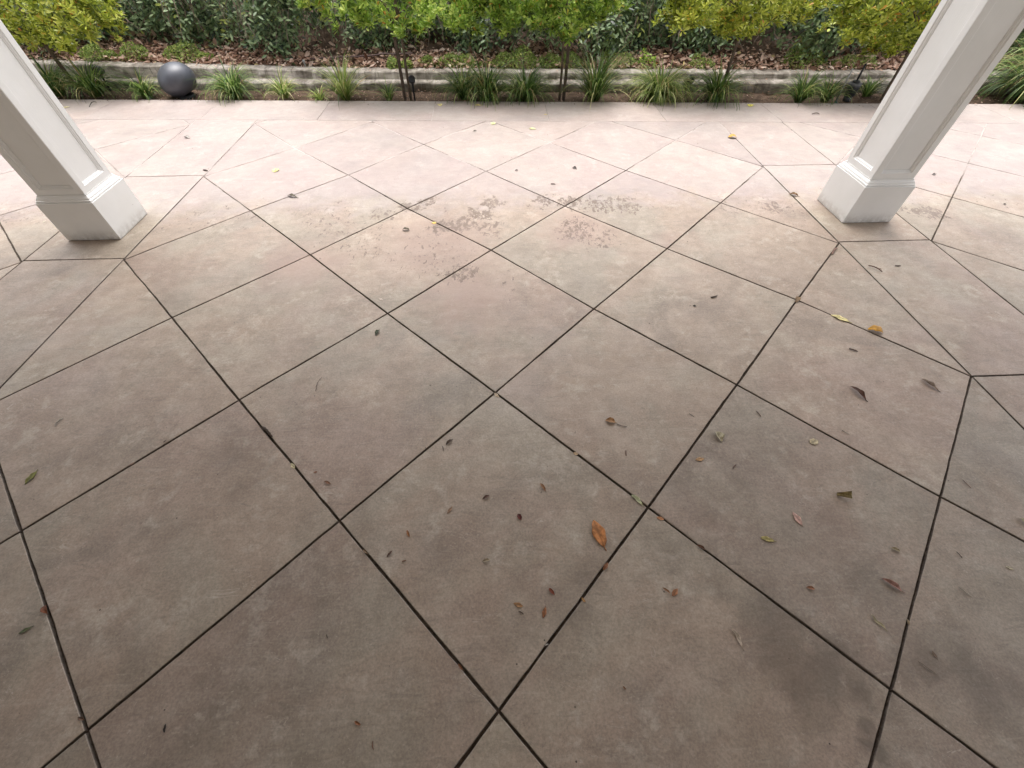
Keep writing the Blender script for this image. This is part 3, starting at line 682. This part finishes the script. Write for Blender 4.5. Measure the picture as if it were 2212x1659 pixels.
lathe('base', [(.085, 0), (.088, .02), (.080, .046)], M_BLACK, ball, (-.02, 0, 0))
def spotlight(x, y, h, tilt, az, label, rr=.042):
    s = empty('spotlight', (x, y, -.045), label, 'spotlight', 'small black garden spotlights'); s.rotation_euler = (0, 0, az)
    lathe('stake', [(.004, 0), (.010, .02), (.011, h-.03), (.014, h-.028), (.014, h-.015)], M_BLACK, s, seg=12)
    hd = lathe('head', [(.016, -.06), (.022, -.055), (rr*.85, -.03), (rr, -.01), (rr, .05), (rr-.005, .055), (rr-.006, .03), (rr-.008, .028)], M_BLACK, s, (0, 0, h+.01), (tilt, 0, 0), 24)
    lathe('knuckle', [(.010, -.018), (.012, -.016), (.012, .016), (.010, .018)], M_BLACK, s, (0, 0, h-.012), (0, R(90), 0), 12)
spotlight(-0.844, 5.615, .20, R(62), R(10), 'black spotlight on a stake right beside the left staked tree', .036)
spotlight(-4.591, 6.143, .20, R(75), R(-60), 'black spotlight tilted sideways behind the far left tufts', .05)
spotlight(2.37, 5.734, .13, R(55), R(30), 'black spotlight half hidden behind the widest tuft', .045)
can = empty('well_light', (4.198, 5.437, -.045), 'black canister light with a ridged collar beside the metal rod', 'garden light')
lathe('lower_can', [(.038, 0), (.040, .012), (.046, .060)], M_BLACK, can)
lathe('upper_can', [(.050, .061), (.056, .066), (.062, .150), (.062, .156)], M_BLACK, can)
M_RING = simple('worn grey rubber', (.11, .11, .12), .6, .25, 40, .2, .001)
lathe('collar', [(.063, .157), (.067, .160), (.067, .178), (.060, .184), (.050, .186)], M_RING, can)
lathe('cap', [(.036, .187), (.040, .190), (.038, .204), (.020, .210)], M_BLACK, can)
lathe('pipe', [(.0105, .211), (.0105, .36)], M_BLACK, can, seg=12)
rod = empty('metal_rod', (4.01, 5.347, -.045), 'thin galvanised metal rod standing upright beside the canister light', 'rod')
M_GALV = simple('galvanised metal', (.42, .43, .44), .45, .2, 60, .2, .001, metal=.6)
lathe('shank', [(.0075, 0), (.0075, .335), (.0065, .340)], M_GALV, rod, seg=12)
lathe('clip', [(.030, .012), (.032, .016), (.020, .028), (.009, .032)], M_TIE, rod, seg=10)
spr = empty('sprinkler', (-2.27, 6.435, .11), 'grey white plastic sprinkler head standing in the leaf litter behind the wall', 'sprinkler')
M_GREYP = simple('grey plastic', (.30, .30, .29), .6, .2, 40, .1, .001)
lathe('riser', [(.009, -.02), (.009, .045)], M_GREYP, spr, seg=12)
lathe('nozzle', [(.013, .046), (.015, .050), (.015, .066), (.010, .074)], M_GREYP, spr, seg=14)
V, T = tube([wobble((-.62, .02, .0), (.75, -.02, .01), 26, .004, np.random.default_rng(2), .009, .009)], 8)
hose = tag(from_tris('drip_hose', V, T, simple('brown hose', (.10, .06, .055), .6, .2, 30, .2, .001), None, None, True), 'thin dark drip hose lying on the bank left of the left staked tree', 'hose')
hose.location = (-1.63, 6.501, .175)
V, T = tube([wobble((0, 0, 0), (-.03, 0, .42), 12, .005, np.random.default_rng(9), .007, .005)], 6)
st = tag(from_tris('dry_stick', V, T, M_TWIG, None, None, True), 'bare pale stick standing upright beside the tall bushy tuft', 'stick')
st.location = (-2.772, 5.727, -.045)


# ------------------------------------------------------------------ fallen leaves and twigs lying on the slabs
def mat_dry(name, col):
    n = N(name); p = n.obj(); a = n.noise(p, 55, 6, .65); b = n.noise(n.map(p, sc=(1, 3, 1)), 160, 4, .6)
    c = n.mix(n.mr(a, .35, .68), tuple(v_*.55 for v_ in col), tuple(min(.9, v_*1.25) for v_ in col))
    rib = n.attr('rib').outputs['Fac']; c = n.mix(n.math('MULTIPLY', rib, .6), c, tuple(v_*.42 for v_ in col))
    return n.set(col=c, rough=.55, nrm=n.bump(b, .4, .001), spec=.35)
def fallen(kind, label, x, y, L, head, wr, col, idx):
    r = random.Random(idx*13+5); W = L*wr*.5; V = []; F = []; rib = []
    name = {'twig': 'fallen_twig'}.get(kind, 'fallen_leaf')
    me = bpy.data.meshes.new(name)
    if kind == 'twig':
        nS = 9; k5 = 5; arch = .12 if L > .05 else .05; bend = r.uniform(-.12, .12)*L; rr0 = max(.0011, W*.55)
        pts = []
        for i in range(nS):
            t = i/(nS-1); pts.append(((t-.5)*L, bend*math.sin(math.pi*t)+r.gauss(0, L*.012), rr0+arch*L*math.sin(math.pi*t)))
        paths = [(pts, [rr0*(.55+.6*math.sin(math.pi*(.2+.7*i/(nS-1)))) for i in range(nS)])]
        if 'forked' in label: paths.append(([pts[5], (pts[5][0]+L*.16, pts[5][1]+L*.12, pts[5][2]), (pts[5][0]+L*.24, pts[5][1]+L*.10, pts[5][2])], [rr0*.7, rr0*.5, rr0*.3]))
        if 'bundle' in label: paths += [([(a_[0]+L*.06, a_[1]+r.gauss(0, L*.05), a_[2]) for a_ in pts], [rr0*.5]*nS) for _ in range(3)]
        V, T = tube(paths, k5); rib = [0]*len(V); V = [tuple(q) for q in V]; F = [tuple(int(i) for i in q) for q in T]
    else:
        nu, nv = 14, 8
        roll = {'flat': .35, 'curl': 2.3, 'fold': 1.25, 'wave': .6, 'arch': .5, 'cone': 5.3}[kind]+r.uniform(-.15, .15)
        longc = {'flat': .25, 'curl': .9, 'fold': .35, 'wave': .2, 'arch': 2.3, 'cone': .3}[kind]
        if L < .03: longc *= .6
        pk = r.uniform(.42, .55); zmin = 1e9
        for i in range(nu+1):
            t = i/nu
            w_ = W*(math.sin(math.pi*t**(math.log(.5)/math.log(pk))))**.8 if 0 < t < 1 else 0
            w_ *= 1+.07*math.sin(t*17+idx)
            ang = (t-.5)*longc
            if longc > .05: cx, cz = math.sin(ang)*L/longc, (math.cos(ang)-1)*L/longc
            else: cx, cz = (t-.5)*L, 0
            if kind == 'wave': cz += L*.05*math.sin(t*9); 
            ys = L*.06*math.sin(t*6+idx) if kind == 'wave' else 0
            for j in range(nv+1):
                s = (j/nv-.5)*2; ro = roll*(1-.25*t if kind == 'cone' else 1)
                rad = max(w_, 1e-4)*2/ro if kind != 'cone' else max(W*(.62+.45*t), 1e-4)*2/ro
                if kind == 'cone':
                    a = s*ro/2; ly, lz = math.sin(a)*rad*1.1, -math.cos(a)*rad*1.1+rad; tx = (t-.5)*L*.8
                    V.append((tx, ly, lz)); rib.append(1 if j == nv//2 else 0); continue
                if kind == 'fold': ly, lz = math.copysign(abs(s)**1.0*w_*.8, s), abs(s)*w_*.75+.1*w_*math.sin(t*11+s*2)
                else:
                    a = s*ro/2; ly, lz = math.sin(a)*rad, (1-math.cos(a))*rad
                if kind == 'arch': lz = -lz
                lz += .02*L*math.sin(t*13+s*3+idx)*(abs(s))
                V.append((cx-math.sin(ang)*lz*.3, ly+ys, cz+lz)); rib.append(1 if j == nv//2 else 0)
        for i in range(nu):
            for j in range(nv):
                a = i*(nv+1)+j; F.append((a, a+1, a+nv+2, a+nv+1))
        if L > .035 and kind in ('flat', 'wave', 'curl', 'fold'):   # stalk
            e = V[nu//1*(nv+1)+nv//2]; SL = L*.16; rw = max(.0006, L*.012)
            b0 = len(V)
            for q in range(5):
                t = q/4
                for s in range(4): V.append((e[0]-L*.03+SL*t, e[1]+rw*math.cos(s*math.pi/2)+.1*SL*t*t, e[2]+rw*math.sin(s*math.pi/2)-.0*t)); rib.append(1)
            for q in range(4):
                for s in range(4): F.append((b0+q*4+s, b0+q*4+(s+1)%4, b0+q*4+4+(s+1)%4, b0+q*4+4+s))
        if kind in ('flat', 'wave', 'arch', 'curl') and kind != 'arch' and longc > .0:
            V = [(a[0], a[1], -a[2] if kind == 'curl' and r.random() < 0 else a[2]) for a in V]
    zm = min(q[2] for q in V); V = [(q[0], q[1], q[2]-zm+.0012) for q in V]
    me.from_pydata(V, [], F); me.update()
    at = me.attributes.new('rib', 'FLOAT', 'POINT'); at.data.foreach_set('value', rib)
    o = link(name, me, mat_dry('dry leaf '+str(idx), col), None, True)
    o.location = (x, y, .0004+(L*.13 if kind == 'cone' else 0)); o.rotation_euler = (0, R(-28) if kind == 'cone' else 0, head)
    if kind != 'twig':
        sm_ = o.modifiers.new('thickness', 'SOLIDIFY'); sm_.thickness = max(.0003, L*.008); sm_.offset = 1
    tag(o, label, 'twig' if kind == 'twig' else 'leaf', 'fallen leaves and twigs on the slabs')
LITTER = [
('flat', 'large orange brown pointed leaf with a dark midrib, biggest leaf on the near slabs', 0.3909, 0.5099, 0.1075, -1.35, 0.46, (0.42, 0.17, 0.055)),
('curl', 'small orange and dark curled leaf fragment beside a thin dark twig, mid patio', 0.5348, 1.0165, 0.0492, -0.259, 0.7, (0.4, 0.22, 0.1)),
('twig', 'thin dark twig lying just right of the curled orange fragment', 0.5831, 0.9938, 0.0461, -0.37, 0.12, (0.1, 0.07, 0.055)),
('fold', 'pale cream squarish folded leaf between two joints right of centre', 1.0015, 0.9147, 0.053, -1.443, 0.85, (0.5, 0.44, 0.3)),
('flat', 'small orange tan leaf scrap just below the cream folded leaf', 0.8791, 0.8062, 0.0382, 0.108, 0.45, (0.48, 0.28, 0.13)),
('wave', 'pale green narrow wavy leaf lying in the joint just above the joint crossing', 0.5679, 0.6366, 0.0577, -0.903, 0.3, (0.42, 0.42, 0.24)),
('flat', 'small orange leaf scrap just below the joint crossing on the right', 0.6404, 0.5574, 0.0293, -0.327, 0.45, (0.48, 0.22, 0.1)),
('curl', 'small brown curled leaf with a long thin tip, alone above the big orange leaf', 0.196, 0.7074, 0.0421, -1.072, 0.35, (0.34, 0.17, 0.08)),
('curl', 'tiny dark red crumpled leaf left of the big orange leaf', 0.0942, 0.5859, 0.0296, -1.11, 0.7, (0.12, 0.022, 0.015)),
('curl', 'dark brown curled scrap wedged in the diagonal joint right of the big orange leaf', 0.7609, 0.4418, 0.0343, -0.593, 0.4, (0.16, 0.07, 0.04)),
('flat', 'small tan scrap sitting in the joint above the pale green leaf', 0.353, 0.8568, 0.0234, -0.348, 0.6, (0.45, 0.31, 0.18)),
('twig', 'short dark twig on the slab left of the steep joint, upper right of centre', 0.9186, 1.0353, 0.0262, -0.885, 0.15, (0.09, 0.06, 0.045)),
('twig', 'grey brown splinter near the joint above the olive curled leaf', 1.2328, 1.0292, 0.032, -1.318, 0.25, (0.22, 0.15, 0.11)),
('twig', 'short brown splinter between the cream folded leaf and the olive cone leaf', 1.0142, 0.7646, 0.0268, 0.696, 0.3, (0.18, 0.1, 0.07)),
('twig', 'tiny brown splinter left of the steep joint in the middle slab', 0.5706, 0.8488, 0.0247, -1.713, 0.35, (0.2, 0.12, 0.08)),
('flat', 'small cream leaf scrap near the joint above the olive curled leaf', 1.4136, 0.8709, 0.0449, 0.297, 0.7, (0.46, 0.38, 0.24)),
('twig', 'pale splinter beside the long joint at the right', 1.5818, 0.9136, 0.0331, -0.792, 0.18, (0.45, 0.39, 0.32)),
('cone', 'olive leaf rolled into a standing cone with a dark mouth, right side slabs', 1.4009, 0.6135, 0.059, -0.49, 0.85, (0.32, 0.25, 0.11)),
('flat', 'short pinkish oval leaf lying flat below left of the rolled olive leaf', 1.1715, 0.5339, 0.0537, -1.374, 0.46, (0.52, 0.32, 0.26)),
('flat', 'narrow yellow green oval leaf, lowest of the three around the olive cone', 1.0218, 0.4601, 0.0493, -0.331, 0.38, (0.4, 0.33, 0.12)),
('curl', 'small cream curled scrap near the steep right joint', 1.4784, 0.4018, 0.0289, -0.599, 0.6, (0.46, 0.38, 0.24)),
('fold', 'large folded pinkish brown leaf with dark edges left of the steep right joint', 1.3878, 0.2857, 0.0656, -0.762, 0.38, (0.38, 0.21, 0.17)),
('curl', 'small orange crumpled scrap left of the large folded pinkish leaf', 1.0976, 0.2875, 0.0292, -0.217, 0.5, (0.36, 0.16, 0.08)),
('twig', 'thin curved reddish brown twig at the right, above the joint', 1.9392, 0.6461, 0.0387, -1.394, 0.1, (0.2, 0.1, 0.07)),
('twig', 'short dark twig at the right, above the pale forked twig', 1.701, 0.3734, 0.0235, -1.438, 0.18, (0.11, 0.07, 0.05)),
('flat', 'small cream seed husk near the right picture edge', 1.8498, 0.3224, 0.0251, -0.349, 0.45, (0.5, 0.43, 0.3)),
('twig', 'pale thin forked twig on the right slab', 1.6307, 0.2533, 0.0396, -1.005, 0.13, (0.46, 0.4, 0.32)),
('curl', 'cream leaf at the right picture edge below the long joint', 2.0377, 0.4817, 0.0401, -1.831, 0.7, (0.46, 0.4, 0.24)),
('wave', 'narrow straw coloured leaf left of the steep right joint, near the bottom', 1.2691, 0.1762, 0.0517, -1.183, 0.22, (0.38, 0.32, 0.19)),
('wave', 'short thin brown leaf right of the steep joint near the bottom', 1.3948, 0.0769, 0.0264, -1.523, 0.3, (0.24, 0.16, 0.11)),
('twig', 'long arched twig casting a shadow, right of the steep joint near the bottom', 1.3491, 0.0452, 0.0496, -0.788, 0.07, (0.26, 0.2, 0.15)),
('curl', 'tiny cream scrap caught in the steep right joint', 1.3704, 0.1716, 0.0172, -2.004, 0.5, (0.44, 0.33, 0.2)),
('flat', 'pale yellow oval leaf with stalk lying over the joint at the upper right', 1.9763, 1.6634, 0.097, -0.757, 0.36, (0.7, 0.6, 0.28)),
('arch', 'golden brown leaf arched upward over the joint at the upper right', 2.1134, 1.5522, 0.0916, -0.468, 0.55, (0.55, 0.27, 0.02)),
('twig', 'short dark splinter below the arched golden leaf', 1.9086, 1.4144, 0.04, -0.647, 0.3, (0.14, 0.09, 0.07)),
('curl', 'dark chocolate brown curled leaf on the right slab', 1.7661, 1.1304, 0.0917, -1.288, 0.32, (0.085, 0.028, 0.012)),
('fold', 'grey brown crinkled folded leaf below the right joint junction', 2.15, 1.1659, 0.0826, -1.184, 0.3, (0.27, 0.2, 0.15)),
('twig', 'thin forked brown twig right of the upper right joint', 2.4656, 2.1211, 0.0843, -0.995, 0.15, (0.18, 0.11, 0.08)),
('twig', 'tiny dark splinter in the slab below the right column', 2.6298, 2.1442, 0.0357, -0.041, 0.35, (0.13, 0.09, 0.07)),
('curl', 'tiny yellowish scrap on the joint crossing left of the pale yellow leaf', 1.8115, 1.8345, 0.068, 0.891, 0.5, (0.24, 0.15, 0.07)),
('twig', 'reddish splinter in the joint just below the right column', 2.3051, 2.3178, 0.0952, 0.756, 0.25, (0.26, 0.15, 0.11)),
('curl', 'reddish brown crinkled scrap, uppermost of four near the lower centre joint', 0.1917, 0.3154, 0.0289, -0.908, 0.45, (0.26, 0.07, 0.035)),
('flat', 'tan brown narrow leaf scrap, leftmost of four near the lower centre joint', 0.073, 0.279, 0.0338, -0.329, 0.42, (0.34, 0.18, 0.08)),
('twig', 'small dark arched splinter below the tan brown scrap near lower centre', 0.081, 0.2542, 0.0182, -0.439, 0.3, (0.1, 0.06, 0.04)),
('flat', 'orange brown upright scrap nearest the lower centre joint', 0.1597, 0.2517, 0.0353, 1.247, 0.4, (0.3, 0.12, 0.05)),
('curl', 'rust coloured curled scrap caught in the joint under the big orange leaf', 0.3946, 0.3904, 0.0335, 0.883, 0.5, (0.3, 0.12, 0.05)),
('flat', 'small orange seed scrap on the joint, lower centre', 0.2982, 0.2847, 0.02, -0.93, 0.4, (0.46, 0.25, 0.1)),
('curl', 'left half of a pair of brown leaf scraps touching, lower right of centre', 0.5911, 0.3014, 0.0319, -0.693, 0.28, (0.36, 0.18, 0.09)),
('flat', 'right half of a pair of brown leaf scraps touching, lower right of centre', 0.6192, 0.2946, 0.0335, 0.734, 0.5, (0.34, 0.15, 0.07)),
('wave', 'pale beige twisted long leaf, lower right', 0.7827, 0.152, 0.059, -1.302, 0.22, (0.48, 0.38, 0.29)),
('twig', 'tiny whitish scrap in the lower centre joint', 0.159, 0.1585, 0.0113, 0.253, 0.6, (0.5, 0.46, 0.4)),
('curl', 'tiny rust scrap alone on the bottom slab', 0.3854, 0.0361, 0.0113, -0.9, 0.5, (0.3, 0.15, 0.08)),
('curl', 'dark brown curled scrap beside the joint, left of centre', -0.1967, 0.937, 0.0383, 0.78, 0.45, (0.09, 0.055, 0.035)),
('twig', 'tiny dark splinter just below the dark curled scrap left of centre', -0.2223, 0.9063, 0.023, -1.36, 0.25, (0.08, 0.05, 0.035)),
('curl', 'small dark brown scrap in the middle slab left of the red crumpled leaf', -0.0356, 0.6729, 0.034, 0.517, 0.4, (0.14, 0.07, 0.05)),
('flat', 'thin light brown scrap in the middle slab, lower left of the dark one', -0.1773, 0.6269, 0.0348, 1.002, 0.32, (0.3, 0.18, 0.11)),
('curl', 'orange brown narrow scrap in the middle slab near the long left joint', -0.3307, 0.54, 0.0321, -1.132, 0.35, (0.34, 0.14, 0.05)),
('curl', 'dark brown feather shaped scrap beside the lower left joint', -0.3898, 0.468, 0.0297, 0.932, 0.32, (0.15, 0.08, 0.055)),
('twig', 'tiny brown scrap right of the feather shaped scrap', -0.3337, 0.4417, 0.0157, 0.219, 0.45, (0.22, 0.11, 0.06)),
('curl', 'cream brown crumpled scrap in the middle slab near its bottom', -0.0356, 0.4289, 0.0306, 0.211, 0.42, (0.4, 0.31, 0.2)),
('flat', 'tiny reddish chip left of the long left joint crossing', -0.7483, 0.8154, 0.0158, 0.161, 0.5, (0.3, 0.14, 0.08)),
('curl', 'thin reddish brown scrap above the left joint crossing', -0.6854, 0.7639, 0.0349, -0.459, 0.35, (0.28, 0.14, 0.08)),
('flat', 'pale cream scrap caught in the left joint', -0.8509, 0.8491, 0.0349, -0.847, 0.4, (0.55, 0.47, 0.28)),
('twig', 'bundle of dark thin twigs in the left joint', -1.0155, 1.0269, 0.0778, -0.765, 0.16, (0.07, 0.045, 0.03)),
('curl', 'small brown crumbs in the joint below the left crossing', -0.4804, 0.4799, 0.0243, -0.577, 0.5, (0.26, 0.17, 0.1)),
('curl', 'small dark green curled leaf in the left middle slab', -0.6271, 1.6549, 0.049, 1.338, 0.5, (0.045, 0.055, 0.02)),
('twig', 'thin straight dark stick leaning right in the left middle slab', -0.8545, 1.2978, 0.0906, 1.482, 0.06, (0.13, 0.09, 0.065)),
('flat', 'tiny whitish chip above the left middle joint crossing', -0.6534, 1.9437, 0.0314, -0.514, 0.45, (0.62, 0.52, 0.44)),
('flat', 'small cream seed at the central joint crossing', 0.0167, 1.1931, 0.0355, -0.848, 0.4, (0.52, 0.4, 0.27)),
('twig', 'small cream curved twig in the far left slab', -1.9804, 1.1194, 0.0432, 1.397, 0.22, (0.42, 0.37, 0.3)),
('flat', 'olive green leaf with a thin stalk near the left picture edge', -1.9162, 0.8394, 0.0608, 1.446, 0.4, (0.16, 0.155, 0.025)),
('flat', 'small tan scrap in the joint, left side', -1.5346, 0.8865, 0.0231, 0.698, 0.35, (0.34, 0.2, 0.14)),
('twig', 'small dark crumb on the left joint', -1.4491, 0.9954, 0.0129, 1.074, 0.5, (0.12, 0.08, 0.06)),
('curl', 'rust brown rounded scrap in the steep joint at lower left', -1.526, 0.3337, 0.0364, -0.771, 0.6, (0.22, 0.07, 0.025)),
('flat', 'dull green pointed leaf at lower left', -1.5517, 0.2743, 0.0361, 0.574, 0.32, (0.1, 0.115, 0.045)),
('curl', 'dark brown scrap where two joints meet at the lower left', -1.2293, 0.0337, 0.0253, -0.278, 0.4, (0.16, 0.09, 0.055)),
('curl', 'small black seed pod standing alone at lower left', -0.9716, 0.001, 0.0219, 1.823, 0.35, (0.028, 0.022, 0.018)),
('curl', 'rust coloured scrap on the bottom slab left of centre', -0.414, -0.0127, 0.0227, -0.427, 0.4, (0.3, 0.12, 0.05)),
('twig', 'brown upright splinter on the bottom slab left of centre', -0.3596, -0.0637, 0.0192, -1.296, 0.25, (0.18, 0.08, 0.045)),
('curl', 'rust brown scrap in the joint near the bottom centre', -0.1178, 0.1114, 0.0247, -0.869, 0.35, (0.24, 0.1, 0.045)),
('flat', 'pale yellow rounded leaf in the far slab left of centre', -1.8298, 3.7254, 0.0717, 1.522, 0.75, (0.68, 0.62, 0.22)),
('curl', 'dark olive crumpled leaf on the far left joint', -1.5486, 3.2443, 0.0946, -0.408, 0.32, (0.11, 0.09, 0.055)),
('arch', 'dark brown leaf arched like a tiny bridge left of the yellow chip', -0.5973, 2.7102, 0.0652, -0.137, 0.4, (0.08, 0.06, 0.03)),
('flat', 'bright yellow chip beside the far joint', -0.4059, 2.8014, 0.0363, -0.041, 0.75, (0.8, 0.5, 0.14)),
('flat', 'pale yellow pointed leaf by the bed edge, left of two near the leaning post', -0.5324, 5.3343, 0.0803, -1.316, 0.7, (0.66, 0.56, 0.24)),
('flat', 'pale yellow triangular leaf by the bed edge, right of two near the leaning post', -0.1113, 5.3096, 0.0669, -0.038, 0.7, (0.66, 0.55, 0.22)),
('flat', 'pale yellow leaf on the far slab left of the centre', 0.0535, 4.7504, 0.074, 1.346, 0.7, (0.64, 0.6, 0.3)),
('curl', 'tiny dark triangular crumb below the pale yellow far leaf', -0.1318, 4.5534, 0.0349, -0.039, 0.6, (0.1, 0.09, 0.07)),
('flat', 'pale yellow boat shaped leaf on the far slab, middle', 0.4442, 4.5909, 0.0685, -0.401, 0.6, (0.64, 0.6, 0.28)),
('curl', 'small black crumb on the far middle slab', 0.7427, 3.667, 0.0455, -0.777, 0.7, (0.045, 0.035, 0.03)),
('curl', 'tiny dark crumb left of the black crumb on the far slab', 0.2372, 3.6427, 0.0301, -0.04, 0.6, (0.07, 0.05, 0.045)),
('twig', 'small brown splinter on the far middle slab', 0.524, 3.3746, 0.0371, -0.229, 0.35, (0.17, 0.12, 0.1)),
('arch', 'golden yellow arched leaf on the joint, far right of centre', 2.3752, 4.2828, 0.1045, -0.131, 0.55, (0.62, 0.34, 0.08)),
('flat', 'bright yellow leaf on the bed edging, far right', 2.9317, 5.1863, 0.0852, 0.983, 0.8, (0.68, 0.6, 0.1)),
('flat', 'tiny yellow scrap on the bed edging, centre', 0.6165, 4.9903, 0.0375, -0.038, 0.6, (0.66, 0.52, 0.2)),
('curl', 'brown curled leaf on the joint beside the right column base', 2.4131, 3.1098, 0.0716, -0.543, 0.5, (0.22, 0.12, 0.05)),
('curl', 'tiny dark crumb right of the right column shaft', 3.7873, 3.4242, 0.0444, 0.263, 0.5, (0.1, 0.08, 0.07)),
('flat', 'pale yellow leaf on the edging beside the left column shaft', -4.63, 5.4164, 0.0537, 0.634, 0.5, (0.64, 0.58, 0.26)),
('curl', 'small pale grey chip with a dark side on the far left slab', -2.9184, 4.4952, 0.0704, -0.514, 0.6, (0.4, 0.37, 0.34)),
('curl', 'tiny dark crumb in the upper right middle slab', 1.1864, 1.8055, 0.0176, -0.042, 0.8, (0.06, 0.05, 0.04)),
('twig', 'short dark splinter right of the tiny dark crumb, upper right middle slab', 1.3284, 1.8824, 0.0454, 0.314, 0.35, (0.11, 0.08, 0.06)),
('curl', 'tiny dark crumb at the far right slab', 3.9777, 2.9014, 0.0233, -0.04, 0.6, (0.08, 0.06, 0.05)),
('twig', 'dark grey bent twig on the edging at the far right', 3.521, 4.8867, 0.081, -0.038, 0.2, (0.13, 0.1, 0.08)),
('twig', 'long dark grass blade end on the edging at the left', -4.3889, 5.49, 0.16, 1.687, 0.08, (0.08, 0.08, 0.06)),
('flat', 'pale cream crumb beside the left column plinth', -3.2391, 2.9376, 0.0299, 1.629, 0.4, (0.62, 0.55, 0.42)),
('twig', 'dark crumb on the joint junction right of the left column', -2.4271, 3.7436, 0.0475, -0.365, 0.4, (0.12, 0.09, 0.08)),
('twig', 'short black twig on the slab below the left joint crossing', -0.5556, 0.214, 0.0114, -1.0, 0.3, (0.07, 0.05, 0.04))]
for i, rw in enumerate(LITTER): fallen(*rw, i)

# soil and leaf crumbs spilled over the patio edge go with the crumbs
# crumbs too small and many to count
r = np.random.default_rng(77); nC = 420
cx_ = r.uniform(-3.5, 4.2, nC); cy_ = r.uniform(-.3, 5.2, nC)
ex = r.uniform(-4.5, 5.5, 520); cx_ = np.concatenate([cx_, ex]); cy_ = np.concatenate([cy_, KY(ex)-np.abs(r.normal(0, .05, 520))-.005]); nC += 520; V = []; T = []; vals = []
for k in range(nC):
    s = r.uniform(.0012, .0034)*(1+cy_[k]*.18)*(1.5 if cy_[k] > 4.95 else 1); b = len(V); q = r.normal(0, 1, (4, 3)); q = q/np.linalg.norm(q, axis=1)[:, None]*s; q[:, 2] = abs(q[:, 2])*.5
    for a in q: V.append((cx_[k]+a[0], cy_[k]+a[1], .001+a[2]))
    T += [(b, b+1, b+2), (b, b+2, b+3), (b, b+3, b+1), (b+1, b+3, b+2)]; v_ = 1.0 if r.random() < .2 else r.uniform(0, .35); vals += [v_]*4
tag(from_tris('crumbs', V, T, mat_leaf('crumbs', [(0, (.035, .026, .02)), (.5, (.16, .09, .055)), (1, (.62, .56, .46))], .8, .2), None, {'v': vals}), 'tiny dark and pale crumbs scattered over the patio slabs', 'debris', kind='stuff')
